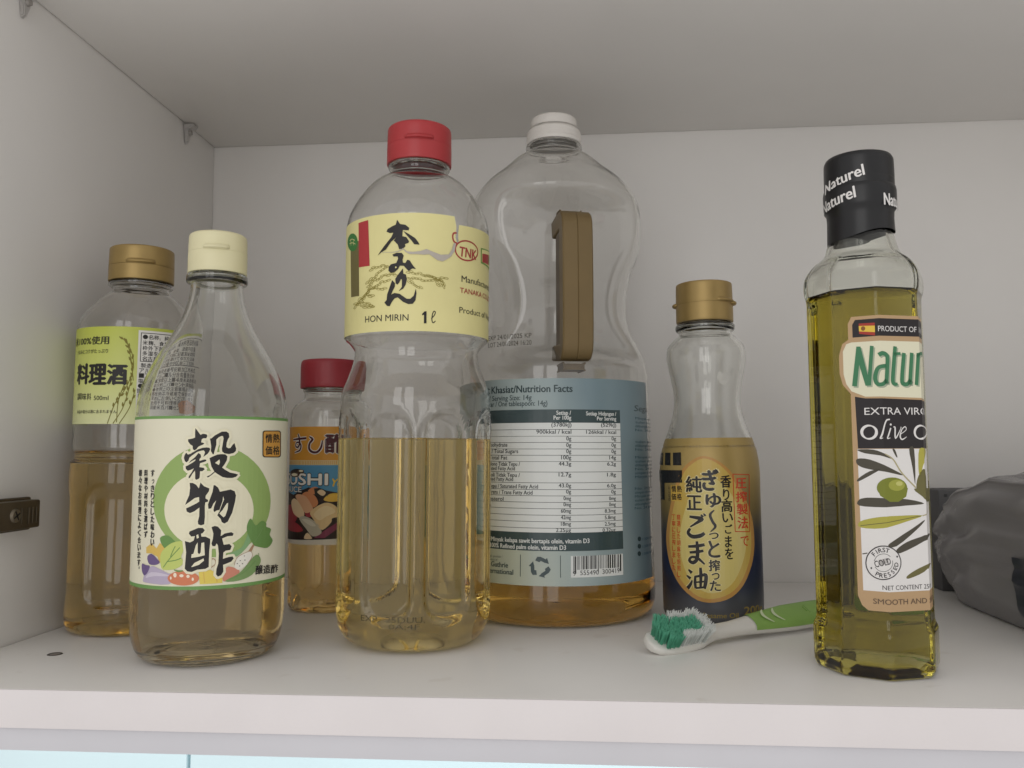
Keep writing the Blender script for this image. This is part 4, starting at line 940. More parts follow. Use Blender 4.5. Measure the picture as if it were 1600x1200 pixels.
["T","dark_teal",2,"ar / One tablespoon: 14g)",-779,2425,729,56,0,0.03],
["P","table_white",1,[-984,1043,849,1043,849,2236,-984,2236]],
["P","dark_teal",2,[-984,2236,849,2236,849,2382,-984,2382]],
["P","dark_teal",2,[-984,846,849,846,849,1043,-984,1043]],
["T","table_white",3,"Setiap /",52,2323,165,44,0,0.05],
["T","table_white",3,"Per 100g",21,2269,198,44,0,0.05],
["T","table_white",3,"Setiap Hidangan /",395,2318,395,42,0,0.05],
["T","table_white",3,"Per Serving",528,2264,260,42,0,0.05],
["T","table_ink",3,"(3780kJ)",-5,2193,226,42,0,0.04],
["T","table_ink",3,"(529kJ)",578,2195,207,40,0,0.04],
["T","table_ink",3,"900kkal / kcal",-176,2116,395,42,0,0.04],
["T","table_ink",3,"126kkal / kcal",393,2116,389,39,0,0.04],
["T","table_ink",3,"0g",162,2042,56,42,0,0.04],
["T","table_ink",3,"0g",715,2044,64,40,0,0.04],
["T","table_ink",3,"rbohydrate",-792,1974,263,43,0,0.04],
["T","table_ink",3,"0g",161,1971,56,42,0,0.04],
["T","table_ink",3,"0g",712,1972,64,40,0,0.04],
["T","table_ink",3,"s / Total Sugars",-791,1903,400,43,0,0.04],
["T","table_ink",3,"0g",160,1903,56,42,0,0.04],
["T","table_ink",3,"0g",710,1902,64,40,0,0.04],
["T","table_ink",3," Total Fat",-789,1832,261,43,0,0.04],
["T","table_ink",3,"100g",103,1835,112,42,0,0.04],
["T","table_ink",3,"14g",679,1833,92,40,0,0.04],
["T","table_ink",3,"Mono Tidak Tepu /",-788,1762,420,43,0,0.04],
["T","table_ink",3,"44.3g",75,1767,139,41,0,0.04],
["T","table_ink",3,"6.2g",648,1764,120,39,0,0.04],
["T","table_ink",3,"Poli Tidak Tepu /",-786,1641,418,43,0,0.04],
["T","table_ink",3,"12.7g",74,1650,139,41,0,0.04],
["T","table_ink",3,"1.8g",644,1646,120,39,0,0.04],
["T","table_ink",3,"Tepu / Saturated Fatty Acid",-783,1518,626,42,0,0.04],
["T","table_ink",3,"43.0g",73,1531,138,41,0,0.04],
["T","table_ink",3,"6.0g",641,1525,119,39,0,0.04],
["T","table_ink",3,"Trans / Trans Fatty Acid",-782,1451,563,43,0,0.04],
["T","table_ink",3,"0g",155,1465,55,41,0,0.04],
["T","table_ink",3,"0g",695,1458,62,39,0,0.04],
["T","table_ink",3,"lesterol",-781,1376,209,43,0,0.04],
["T","table_ink",3,"0mg",126,1393,83,41,0,0.04],
["T","table_ink",3,"0mg",664,1385,90,39,0,0.04],
["T","table_ink",3,"m",-779,1309,28,42,0,0.04],
["T","table_ink",3,"0mg",125,1327,83,41,0,0.04],
["T","table_ink",3,"0mg",662,1319,90,39,0,0.04],
["T","table_ink",3,"60mg",97,1258,110,41,0,0.04],
["T","table_ink",3,"8.3mg",605,1250,144,39,0,0.04],
["T","table_ink",3,"42mg",96,1188,110,41,0,0.04],
["T","table_ink",3,"5.8mg",603,1179,143,39,0,0.04],
["T","table_ink",3,"18mg",96,1118,109,41,0,0.04],
["T","table_ink",3,"2.5mg",601,1109,143,39,0,0.04],
["T","table_ink",3,"2.25µg",41,1051,163,41,0,0.04],
["T","table_ink",3,"0.32µg",572,1042,169,39,0,0.04],
["T","table_ink",3,"rated Fatty Acid",-787,1714,358,40,0,0.04],
["T","table_ink",3,"ated Fatty Acid",-785,1596,334,40,0,0.04],
["P","table_ink",2,[-984,2159,849,2159,849,2164,-984,2164]],
["P","table_ink",2,[-984,2086,849,2086,849,2090,-984,2090]],
["P","table_ink",2,[-984,2017,849,2017,849,2022,-984,2022]],
["P","table_ink",2,[-984,1946,849,1946,849,1951,-984,1951]],
["P","table_ink",2,[-984,1877,849,1877,849,1882,-984,1882]],
["P","table_ink",2,[-984,1809,849,1809,849,1813,-984,1813]],
["P","table_ink",2,[-984,1694,849,1694,849,1699,-984,1699]],
["P","table_ink",2,[-984,1577,849,1577,849,1582,-984,1582]],
["P","table_ink",2,[-984,1504,849,1504,849,1509,-984,1509]],
["P","table_ink",2,[-984,1436,849,1436,849,1441,-984,1441]],
["P","table_ink",2,[-984,1366,849,1366,849,1371,-984,1371]],
["P","table_ink",2,[-984,1298,849,1298,849,1303,-984,1303]],
["P","table_ink",2,[-984,1228,849,1228,849,1233,-984,1233]],
["P","table_ink",2,[-984,1158,849,1158,849,1163,-984,1163]],
["P","table_ink",2,[-984,1088,849,1088,849,1093,-984,1093]],
["T","table_white",3,"% Minyak kelapa sawit bertapis olein, vitamin D3",-801,930,1212,47,0,0.05],
["T","table_white",3,"100% Refined palm olein, vitamin D3",-750,861,898,47,0,0.05],
["T","dark_teal",2,"uah produk /",-769,752,192,25],
["T","dark_teal",2,"roduct of",-768,715,124,25],
["T","dark_teal",2,"Guthrie",-733,651,227,54,0,0.06],
["T","dark_teal",2,"ternational",-780,579,340,54,0,0.06],
["P","dark_teal",2,[-359,565,-351,565,-351,801,-359,801]],
["P","dark_teal",2,[84,566,91,566,91,800,84,800]],
["P","dark_teal",2,[-187,744,-166,783,-127,784,-67,756,-77,718,-127,741,-142,726]],
["P","dark_teal",2,[-97,727,-57,775,-38,709]],
["P","dark_teal",2,[-41,685,-17,650,-37,616,-92,580,-121,607,-75,637,-80,657]],
["P","dark_teal",2,[-102,619,-80,563,-149,578]],
["P","dark_teal",2,[-169,592,-214,588,-234,620,-238,684,-198,696,-195,643,-174,638]],
["P","dark_teal",2,[-197,675,-261,682,-210,734]],
["P","table_white",1,[201,794,840,793,837,564,200,565]],
["P","black",2,[230,790,240,790,238,607,228,607]],
["P","black",2,[246,790,261,790,258,607,243,607]],
["P","black",2,[272,791,278,791,275,646,270,646]],
["P","black",2,[283,792,289,791,286,647,281,647]],
["P","black",2,[296,792,302,792,299,647,294,647]],
["P","black",2,[313,792,319,792,316,647,311,648]],
["P","black",2,[324,792,330,792,327,648,322,648]],
["P","black",2,[338,793,353,792,350,648,335,648]],
["P","black",2,[359,793,364,793,361,649,356,649]],
["P","black",2,[370,793,385,793,383,648,367,649]],
["P","black",2,[391,794,397,793,394,649,388,649]],
["P","black",2,[403,794,408,794,405,649,400,650]],
["P","black",2,[420,794,436,793,433,649,417,650]],
["P","black",2,[442,794,448,794,444,650,438,650]],
["P","black",2,[453,794,459,794,456,650,450,650]],
["P","black",2,[467,794,483,794,480,650,464,650]],
["P","black",2,[489,794,495,794,492,650,486,650]],
["P","black",2,[507,794,518,794,514,612,503,612]],
["P","black",2,[531,794,537,794,533,650,527,651]],
["P","black",2,[543,794,549,794,545,650,539,651]],
["P","black",2,[557,794,563,794,559,650,553,651]],
["P","black",2,[576,794,582,794,578,650,572,650]],
["P","black",2,[595,794,601,794,597,650,591,650]],
["P","black",2,[614,794,621,794,616,650,610,650]],
["P","black",2,[629,794,647,793,642,649,625,650]],
["P","black",2,[656,793,673,792,669,648,651,650]],
["P","black",2,[687,793,705,792,700,648,682,649]],
["P","black",2,[714,792,727,791,722,648,709,648]],
["P","black",2,[733,792,740,791,735,647,728,648]],
["P","black",2,[755,791,761,791,756,647,749,647]],
["P","black",2,[769,791,781,790,776,646,763,647]],
["P","black",2,[796,790,816,789,808,606,789,607]],
["T","black",2,"9",222,584,32,48],
["T","black",2,"555490",302,589,213,48],
["T","black",2,"300419",559,592,226,48],
["T","dark_teal",2,"Segar",1106,2381,472,67,0,0,0.3],
["T","teal_mid",2,"Minyak masak",1129,2286,650,28,0,0.02],
["T","teal_mid",2,"tulen ditapis",1126,2241,653,28,0,0.02],
["T","teal_mid",2,"dibungkus oleh",1122,2196,657,28,0,0.02],
["T","teal_mid",2,"No. 24 Jalan",1119,2151,660,28,0,0.02],
["T","teal_mid",2,"tulen ditapis",1110,2017,669,28,0,0.02],
["T","teal_mid",2,"dibungkus oleh",1108,1972,672,28,0,0.02],
["T","teal_mid",2,"No. 24 Jalan",1105,1928,675,28,0,0.02],
["T","teal_mid",2,"Minyak masak",1099,1839,681,28,0,0.02],
["T","teal_mid",2,"tulen ditapis",1096,1794,684,28,0,0.02],
["T","teal_mid",2,"dibungkus oleh",1093,1750,687,28,0,0.02],
["T","teal_mid",2,"No. 24 Jalan",1090,1706,690,28,0,0.02],
["T","teal_mid",2,"simpan di tempat",1087,1661,693,28,0,0.02],
["T","teal_mid",2,"Minyak masak",1085,1617,644,28,0,0.02],
["T","teal_mid",2,"No. 24 Jalan",1076,1485,576,28,0,0.02],
["T","teal_mid",2,"simpan di tempat",1074,1441,562,28,0,0.02],
["T","teal_mid",2,"Minyak masak",1071,1397,550,28,0,0.02],
["T","teal_mid",2,"tulen ditapis",1068,1353,540,27,0,0.02],
["T","teal_mid",2,"dibungkus oleh",1066,1309,530,27,0,0.02],
["T","teal_mid",2,"No. 24 Jalan",1063,1266,521,27,0,0.02],
["P","dark_teal",2,[1178,930,1169,915,1149,906,1125,908,1107,920,1101,936,1109,952,1128,960,1152,958,1172,947]],
["T","teal_mid",2,"1300 88",1214,909,296,28],
["P","dark_teal",2,[1172,848,1163,832,1143,824,1119,826,1102,838,1096,854,1104,870,1123,878,1147,876,1166,865]],
["T","teal_mid",2,"1300 88",1208,827,288,28],
["P","dark_teal",2,[1166,766,1157,750,1137,742,1114,744,1096,756,1090,773,1098,788,1117,796,1141,794,1160,782]],
["T","teal_mid",2,"1300 88",1201,745,281,27],
],
'jug_code': [
["T","dot_ink",1,"EXP 24/01/2025 KP",-841,3187,604,51],
["T","dot_ink",1,"LOT 24/01/2024 16:20",-841,3107,604,51],
],
'sesame': [
["P","ses_edge",2,[-133,1866,-87,1859,-40,1843,6,1820,49,1792,91,1757,132,1718,171,1673,207,1623,241,1569,276,1509,309,1446,341,1382,372,1319,400,1256,424,1193,440,1130,449,1067,454,1006,456,950,454,895,446,841,434,785,416,729,390,671,354,606,313,539,268,479,221,429,170,386,116,351,57,325,-6,307,-67,297,-127,293,-188,298,-249,313,-310,343,-372,383,-431,431,-487,487,-539,550,-585,617,-623,687,-651,762,-671,833,-682,897,-681,957,-671,1023,-652,1097,-625,1176,-596,1256,-566,1340,-535,1426,-501,1507,-465,1584,-428,1656,-388,1716,-344,1763,-300,1798,-257,1826,-216,1848,-175,1862]],
["P","ses_mid",3,[-133,1839,-91,1832,-47,1815,-5,1792,35,1764,75,1729,112,1690,146,1648,178,1602,209,1551,240,1492,270,1429,299,1365,326,1302,351,1238,371,1177,385,1120,393,1064,398,1010,400,957,398,906,392,854,381,801,365,748,342,693,311,631,274,566,234,509,192,462,147,423,99,391,44,366,-13,347,-70,336,-124,333,-179,337,-233,353,-288,382,-343,422,-396,468,-446,520,-491,577,-531,638,-562,704,-583,773,-597,841,-605,902,-605,962,-597,1026,-582,1097,-560,1173,-536,1251,-509,1331,-481,1412,-451,1490,-419,1566,-386,1638,-352,1698,-315,1741,-277,1772,-240,1796,-205,1818,-170,1833]],
["P","ses_core",4,[-164,1626,-115,1632,-57,1627,-1,1608,50,1571,99,1520,145,1460,189,1391,230,1314,265,1237,289,1160,306,1083,316,1015,321,961,318,915,311,868,299,816,282,762,259,707,230,646,196,584,160,530,123,490,84,458,44,433,2,414,-40,401,-83,395,-125,397,-167,407,-209,425,-251,453,-293,490,-332,534,-364,587,-391,648,-413,710,-429,769,-439,828,-443,893,-440,963,-431,1038,-414,1118,-387,1207,-354,1300,-322,1382,-294,1449,-266,1505,-240,1551,-217,1586,-195,1611]],
["P","black",3,[-694,1904,-577,1904,-555,1763,-667,1765]],
["P","black",3,[-530,1904,-410,1908,-396,1765,-513,1764]],
["P","black",3,[-930,1903,-760,1904,-722,1764,-929,1769]],
["P","black",3,[-929,1705,-384,1711,-387,1574,-682,1565,-695,1373,-830,1373,-833,1552,-929,1587]],
["P","tag_gold",4,[-553,1369,-396,1369,-396,1542,-553,1542]],
["K","black",5,"情",-542,1467,-473,1539,0.05],
["K","black",5,"熱",-458,1470,-397,1541,0.05],
["K","black",5,"価",-545,1380,-475,1452,0.05],
["K","black",5,"格",-460,1384,-400,1455,0.05],
["K","ink",4,"み",-602,1492,-573,1529],
["K","ink",4,"ん",-604,1450,-575,1486],
["K","ink",4,"な",-605,1407,-576,1444],
["K","ink",4,"の",-607,1364,-577,1401],
["K","ses_hi",5,"純",-347,1466,-158,1651,0.11],
["K","ink",7,"純",-338,1473,-165,1644,0.06],
["K","ses_hi",5,"正",-341,1273,-166,1444,0.11],
["K","ink",7,"正",-333,1281,-173,1436,0.06],
["S","ses_hi",5,[-310,1207,-229,1197,-173,1184,-230,1142,-304,1096],[43,53,64,46,32]],
["S","ses_hi",5,[-305,1078,-330,1030,-281,992,-196,1004,-149,1034],[42,57,61,60,50]],
["S","ses_hi",5,[-182,1230,-158,1206],[35,42]],
["S","ses_hi",5,[-154,1243,-133,1218],[31,42]],
["S","ink",7,[-310,1207,-229,1197,-173,1184,-230,1142,-304,1096],[26,37,47,29,15]],
["S","ink",7,[-305,1078,-330,1030,-281,992,-196,1004,-149,1034],[26,40,44,44,33]],
["S","ink",7,[-182,1230,-158,1206],[18,25]],
["S","ink",7,[-154,1243,-133,1218],[15,26]],
["S","ses_hi",5,[-334,882,-236,892,-152,910],[42,53,49]],
["S","ses_hi",5,[-319,819,-237,830,-166,844],[42,50,45]],
["S","ses_hi",5,[-234,943,-229,834,-239,751,-282,712,-325,732,-296,771,-229,761,-157,700],[46,57,56,57,50,42,49,35]],
["S","ink",7,[-334,882,-236,892,-152,910],[26,36,33]],
["S","ink",7,[-319,819,-237,830,-166,844],[26,33,29]],
["S","ink",7,[-234,943,-229,834,-239,751,-282,712,-325,732,-296,771,-229,761,-157,700],[29,40,40,40,33,26,33,18]],
["S","ses_hi",5,[-339,634,-300,600],[35,57]],
["S","ses_hi",5,[-362,568,-317,539],[35,53]],
["S","ses_hi",5,[-355,431,-319,476,-298,522],[61,49,31]],
["S","ses_hi",5,[-262,567,-267,503,-261,439],[42,49,46]],
["S","ses_hi",5,[-266,561,-205,576,-150,586,-152,510,-168,440],[42,42,56,56,49]],
["S","ses_hi",5,[-203,662,-201,580,-208,452],[45,53,42]],
["S","ses_hi",5,[-259,503,-161,517],35],
["S","ses_hi",5,[-261,441,-171,455],38],
["S","ink",7,[-339,634,-300,600],[18,40]],
["S","ink",7,[-362,568,-317,539],[18,37]],
["S","ink",7,[-355,431,-319,476,-298,522],[44,33,15]],
["S","ink",7,[-262,567,-267,503,-261,439],[26,33,29]],
["S","ink",7,[-266,561,-205,576,-150,586,-152,510,-168,440],[26,25,40,40,32]],
["S","ink",7,[-203,662,-201,580,-208,452],[29,36,25]],
["S","ink",7,[-259,503,-161,517],18],
["S","ink",7,[-261,441,-171,455],22],
["K","ses_hi",5,"ぎ",-162,1487,15,1726,0.13],
["K","ink",7,"ぎ",-155,1494,8,1719,0.08],
["K","ses_hi",5,"ゆ",-131,1303,39,1468,0.13],
["K","ink",7,"ゆ",-123,1311,32,1461,0.08],
["S","ink",7,[-41,1281,-85,1231,-62,1159,-34,1104,-86,1049],[11,29,29,29,9]],
["K","ses_hi",5,"っ",-109,963,3,1047,0.11],
["K","ink",7,"っ",-101,971,-4,1040,0.06],
["K","ses_hi",5,"と",-119,769,10,960,0.11],
["K","ink",7,"と",-112,776,3,953,0.06],
["K","ses_hi",5,"搾",-119,622,6,756,0.11],
["K","ink",7,"搾",-112,629,-1,749,0.06],
["K","ses_hi",5,"っ",-93,532,0,619,0.11],
["K","ink",7,"っ",-86,539,-7,611,0.06],
["K","ses_hi",5,"た",-115,412,9,535,0.11],
["K","ink",7,"た",-108,420,1,528,0.06],
["K","ink",6,"香",35,1523,149,1654,0.05],
["K","ink",6,"り",59,1387,125,1507,0.05],
["K","ink",6,"高",38,1259,154,1387,0.05],
["K","ink",6,"い",44,1149,158,1246,0.05],
["K","ink",6,"ご",69,1029,147,1127,0.05],
["K","ink",6,"ま",66,883,136,1003,0.05],
["K","ink",6,"を",62,756,148,872,0.05],
["S","ses_red",5,[175,1666,395,1655],9],
["S","ses_red",5,[395,1655,376,1037],9],
["S","ses_red",5,[376,1037,182,1049],9],
["S","ses_red",5,[182,1049,175,1666],9],
["K","ses_red",6,"圧",205,1509,343,1620,0.05],
["K","ses_red",6,"搾",205,1362,348,1476,0.05],
["K","ses_red",6,"製",210,1226,353,1343,0.05],
["K","ses_red",6,"法",214,1075,353,1203,0.05],
["K","ses_red",6,"で",244,887,356,993,0.02],
["K","ses_red",6,"精",-471,1163,-423,1223,0.02],
["K","ses_red",6,"選",-473,1094,-425,1153,0.02],
["K","ses_red",6,"し",-475,1024,-427,1084,0.02],
["K","ses_red",6,"た",-477,955,-429,1014,0.02],
["K","ses_red",6,"胡",-479,885,-430,945,0.02],
["K","ses_red",6,"麻",-481,816,-432,876,0.02],
["K","ses_red",6,"を",-482,747,-434,806,0.02],
["K","ses_red",6,"焙",-484,678,-436,737,0.02],
["K","ses_red",6,"煎",-486,609,-437,668,0.02],
["K","ses_red",6,"し",-488,540,-439,599,0.02],
["K","ses_red",6,"丁",-549,1159,-494,1219,0.02],
["K","ses_red",6,"寧",-551,1090,-496,1150,0.02],
["K","ses_red",6,"に",-553,1021,-498,1081,0.02],
["K","ses_red",6,"圧",-555,952,-500,1012,0.02],
["K","ses_red",6,"搾",-558,884,-502,943,0.02],
["K","ses_red",6,"し",-560,815,-504,874,0.02],
["K","ses_red",6,"ま",-562,746,-506,805,0.02],
["K","ses_red",6,"し",-564,677,-508,736,0.02],
["K","ses_red",6,"た",-566,609,-510,668,0.02],
["T","dull_gold",4,"Pure Sesame Oil",-381,133,570,51,0,0.04],
["T","dull_gold",4,"200g",265,160,240,79,"200",0.08],
],
'olive': [
["P","lab_tan",1,[-222,3089,592,3089,592,574,-170,574,-218,614,-248,694,-248,2416,-309,2496,-333,2596,-333,2755,-303,2855,-252,2891,-252,3029]],
["P","lab_black",2,[-192,3060,592,3060,592,2910,-216,2907,-216,3019]],
["P","lab_cream",2,[-270,2852,-230,2865,592,2865,592,2371,-131,2388,-240,2438,-280,2502,-300,2588,-300,2789]],
["P","lab_black",2,[-215,2391,-131,2373,592,2352,592,1942,-205,1942]],
["P","lab_white",2,[-210,1938,592,1938,592,739,-204,739]],
["P","flag_red",3,[-162,3026,-35,3024,-36,2912,-162,2936]],
["P","flag_yel",4,[-163,3005,-35,2998,-35,2941,-162,2957]],
["P","flag_crest",5,[-111,2979,-114,2969,-121,2962,-129,2960,-138,2963,-144,2971,-146,2981,-143,2991,-137,2998,-128,3000,-119,2997,-113,2989]],
["T","lab_white",3,"PRODUCT OF SPAIN",-10,2948,281,46,"PRODUCT"],
["P","name_shadow",3,[-176,2812,-143,2810,-94,2557,-68,2812,-38,2808,-71,2468,-114,2468,-160,2653,-183,2466,-222,2470]],
["S","name_shadow",3,[-3,2729,34,2744,70,2733,83,2701,74,2599,62,2484],[37,37,38,37,37,37]],
["S","name_shadow",3,[66,2636,-2,2624,-27,2581,-36,2517,-16,2478,33,2481,66,2516],[34,33,32,33,33,33,33]],
["S","name_shadow",3,[161,2806,140,2646,125,2508,143,2481,171,2481],[33,37,37,31,24]],
["S","name_shadow",3,[144,2741,211,2745],24],
["S","name_shadow",3,[245,2750,215,2519,233,2482,270,2484,298,2520],[35,38,35,33,33]],
["S","name_shadow",3,[322,2754,291,2478],[36,35]],
["S","name_shadow",3,[388,2751,356,2474],[35,33]],
["S","name_shadow",3,[377,2716,482,2753,677,2775],[19,29,29]],
["P","name_green",5,[-188,2826,-155,2824,-105,2570,-79,2826,-50,2821,-83,2482,-126,2482,-171,2667,-195,2479,-234,2484]],
["S","name_green",5,[-14,2742,20,2757,56,2745,68,2713,60,2612,48,2497],[37,37,37,38,37,37]],
["S","name_green",5,[52,2649,-13,2637,-39,2595,-47,2531,-27,2491,19,2494,52,2529],[33,33,33,33,32,33,33]],
["S","name_green",5,[147,2818,126,2659,111,2521,129,2493,157,2494],[34,37,37,31,24]],
["S","name_green",5,[130,2753,197,2758],24],
["S","name_green",5,[231,2763,201,2531,219,2495,256,2497,284,2532],[36,37,35,34,33]],
["S","name_green",5,[308,2766,277,2491],[35,36]],
["S","name_green",5,[373,2764,341,2487],34],
["S","name_green",5,[363,2728,385,2757,563,2778],[19,28,29]],
["T","lab_white",4,"EXTRA VIRGIN",-143,2231,321,60,"EXTRA"],
["S","lab_white",4,[-54,2081,-55,2071,-58,2061,-62,2053,-68,2045,-76,2038,-84,2032,-94,2028,-103,2026,-113,2025,-124,2026,-133,2028,-142,2033,-150,2039,-157,2046,-163,2054,-167,2063,-169,2072,-170,2082,-169,2092,-166,2102,-161,2111,-155,2119,-147,2126,-139,2131,-130,2135,-120,2138,-110,2138,-99,2137,-90,2134,-81,2130,-73,2124,-66,2117,-60,2109,-56,2100,-54,2090,-54,2081],[23,24,24,23,23,22,20,19,17,15,13,11,13,15,17,19,21,22,23,24,24,24,23,22,21,19,17,15,13,11,13,15,17,19,21,22,23]],
["S","lab_white",4,[68,2189,38,2183,16,2145,-9,2064,-25,2028,-3,2032],[11,13,13,14,12,4]],
["S","lab_white",4,[73,2116,52,2063,38,2027,66,2032],[12,13,11,4]],
["P","lab_white",4,[84,2145,82,2140,77,2137,71,2137,66,2140,65,2145,67,2151,72,2154,77,2154,82,2151]],
["S","lab_white",4,[98,2123,115,2118,115,2027,169,2109,170,2125],[5,13,13,6,9]],
["S","lab_white",4,[167,2063,221,2100,212,2127,179,2100,161,2045,180,2018,224,2041],[6,6,9,9,13,12,4]],
["S","lab_white",4,[669,2084,657,2074,632,2063,594,2054,544,2045,485,2037,418,2031,382,2026,372,2024,361,2023,351,2024,341,2026,332,2031,324,2036,317,2043,311,2051,307,2060,305,2070,305,2080,306,2090,309,2099,314,2108,320,2116,328,2123,337,2129,346,2133,356,2136,367,2137,377,2136,387,2133,455,2131,518,2126,573,2120,616,2113,648,2104,665,2094,669,2084],[22,22,23,23,22,20,19,18,16,14,12,10,12,14,16,18,19,20,21,21,22,22,21,20,19,17,16,14,12,10,12,14,17,18,20,21,22]],
["P","leaf_dk",3,[-210,1933,-181,1936,-130,1936,-84,1932,-50,1923,-20,1910,7,1897,38,1880,64,1863,70,1854,47,1859,5,1872,-34,1883,-73,1889,-115,1895,-151,1901,-182,1912,-207,1924]],
["P","leaf_dk",3,[-213,1854,-188,1858,-153,1856,-114,1848,-73,1833,-29,1814,19,1792,83,1763,148,1732,177,1713,148,1715,84,1729,17,1743,-39,1752,-96,1760,-143,1770,-176,1780,-199,1792,-215,1805,-223,1822,-224,1842]],
["P","leaf_dk",3,[-212,1684,-187,1705,-151,1730,-117,1749,-85,1759,-54,1764,-38,1764,-43,1757,-64,1744,-91,1728,-130,1704,-177,1677,-210,1660,-223,1660,-223,1670]],
["S","stem_tan",4,[7,1897,86,1847,162,1734,294,1606],[8,13,13,13]],
["P","leaf_dk",3,[82,1934,86,1940,96,1939,106,1931,115,1912,123,1886,127,1868,125,1863,119,1866,111,1875,101,1893,88,1917]],
["P","leaf_dk",3,[244,1934,257,1956,278,1961,293,1933,297,1839,295,1712,290,1634,285,1648,277,1711,269,1775,259,1833,247,1892]],
["P","leaf_lt",3,[343,1933,362,1947,387,1945,511,1933,527,1911,479,1881,402,1845,374,1794,355,1736,340,1704,332,1713,328,1748,327,1789,329,1838,333,1893]],
["P","leaf_dk2",3,[323,1704,345,1737,372,1765,420,1759,474,1688,470,1586,430,1518,382,1518,366,1549,350,1577,331,1586,311,1592,299,1606,300,1635,309,1672]],
["P","olive_fruit",5,[209,1607,205,1588,193,1570,174,1554,151,1541,122,1531,91,1525,58,1523,26,1526,-4,1533,-26,1542,-44,1556,-58,1572,-66,1590,-68,1609,-64,1629,-55,1647,-40,1664,-21,1678,2,1688,33,1694,66,1696,99,1694,129,1687,157,1676,180,1662,196,1645,206,1627]],
["P","olive_hi",6,[186,1629,183,1618,177,1608,168,1599,155,1592,140,1587,123,1583,106,1582,89,1584,73,1588,58,1593,46,1601,38,1610,32,1620,31,1631,33,1641,39,1651,49,1660,62,1668,77,1673,93,1676,110,1677,128,1676,144,1672,158,1666,170,1659,179,1650,184,1639]],
["P","olive_hi2",7,[165,1643,164,1639,162,1635,158,1631,153,1628,146,1626,139,1624,132,1624,125,1625,118,1626,112,1628,107,1632,104,1635,101,1640,101,1644,102,1648,104,1652,108,1656,114,1659,120,1661,127,1663,134,1663,141,1662,148,1661,154,1659,159,1655,163,1652,165,1647]],
["P","olive_fruit",4,[-65,1606,216,1604,196,1532,119,1490,36,1491,-43,1541]],
["P","leaf_dk",3,[-211,1504,-196,1513,-173,1519,-145,1523,-111,1524,-70,1524,-23,1523,45,1521,128,1517,204,1510,276,1498,342,1483,370,1471,341,1464,275,1460,201,1457,128,1452,47,1448,-26,1445,-95,1445,-164,1447,-213,1454,-229,1469,-224,1488]],
["P","leaf_lt",3,[-209,1319,-178,1333,-133,1346,-83,1357,-29,1366,38,1371,114,1372,205,1374,298,1374,348,1370,329,1358,266,1341,195,1323,122,1304,40,1284,-32,1269,-98,1262,-163,1262,-208,1268,-227,1282,-225,1301]],
["S","leaf_dk2",4,[-208,1283,-31,1312,331,1367],6],
["P","leaf_dk",3,[3,1128,22,1144,61,1165,105,1189,154,1216,209,1244,259,1271,307,1298,350,1324,372,1333,364,1320,335,1291,292,1256,228,1209,150,1155,85,1118,42,1109,12,1116]],
["P","leaf_dk",3,[84,1090,107,1109,145,1131,187,1151,231,1166,279,1179,323,1190,361,1203,442,1210,573,1201,562,1189,427,1177,354,1153,280,1119,186,1081,116,1058,85,1058,77,1072]],
["P","leaf_dk2",3,[173,866,194,880,225,897,259,913,294,928,330,941,361,952,386,961,513,954,554,946,471,938,375,920,342,896,292,874,233,855,189,844,170,845,166,854]],
["S","stem_tan",4,[348,1367,497,1420,433,1526],9],
["P","leaf_dk2",4,[275,1596,312,1605,374,1608,630,1588,705,1549,643,1502,546,1476,445,1484,377,1507,356,1529,323,1552,286,1577]],
["S","leaf_dk",3,[-200,1045,-161,1054],9],
["P","lab_white",4,[124,979,118,948,104,918,82,892,54,871,21,855,-13,844,-44,838,-75,840,-104,848,-130,863,-151,884,-167,910,-177,940,-179,971,-174,1004,-163,1035,-145,1063,-122,1087,-95,1106,-65,1118,-34,1123,-3,1121,32,1110,64,1092,90,1069,109,1041,121,1011]],
["S","stamp",5,[119,979,116,957,108,936,97,917,83,899,65,883,45,869,22,859,-2,851,-23,845,-44,841,-65,841,-85,845,-105,852,-122,862,-138,875,-152,891,-162,909,-170,929,-174,950,-175,972,-172,994,-167,1016,-158,1037,-146,1056,-131,1074,-114,1089,-96,1102,-76,1111,-55,1118,-34,1120,-13,1120,10,1115,33,1106,55,1094,74,1079,91,1062,103,1043,112,1022,118,1001,119,979],[9,9,9,9,8,9,9,8,9,9,9,9,9,9,9,9,9,9,9,9,9,9,9,9,9,9,9,9,9,9,9,9,9,9,9,9,9,9,9,9,9]],
["S","stamp",5,[40,982,39,970,35,959,29,949,22,939,12,931,1,924,-9,917,-19,912,-30,908,-41,907,-52,907,-63,909,-74,912,-83,918,-91,925,-98,933,-104,943,-108,953,-110,964,-111,976,-109,988,-106,999,-101,1010,-95,1021,-88,1030,-79,1038,-69,1045,-58,1050,-47,1053,-36,1055,-25,1055,-14,1053,-4,1049,7,1043,17,1035,25,1026,32,1016,37,1005,40,993,40,982],4],
["P","lab_white",6,[2,983,0,969,-4,956,-9,944,-15,933,-23,925,-32,920,-41,918,-50,919,-58,923,-65,930,-71,939,-76,951,-78,964,-79,978,-77,992,-74,1006,-69,1018,-62,1028,-54,1036,-45,1041,-36,1043,-28,1042,-19,1038,-12,1031,-6,1022,-2,1010,1,997]],
["P","lab_white",6,[-125,935,67,1012,69,1048,-123,985]],
["T","stamp",7,"COLD",-100,938,132,52,0,0.03,0,16],
["C","stamp",7,"F",-111,1048,36,48.0],
["C","stamp",7,"I",-88,1069,36,31.5],
["C","stamp",7,"R",-61,1082,36,15.0],
["C","stamp",7,"S",-32,1088,36,-1.5],
["C","stamp",7,"T",-4,1084,36,-18.0],
["C","stamp",7,"P",-89,883,36,-28.0],
["C","stamp",7,"R",-59,874,36,-9.7],
["C","stamp",7,"E",-27,876,36,8.7],
["C","stamp",7,"S",4,888,36,27.0],
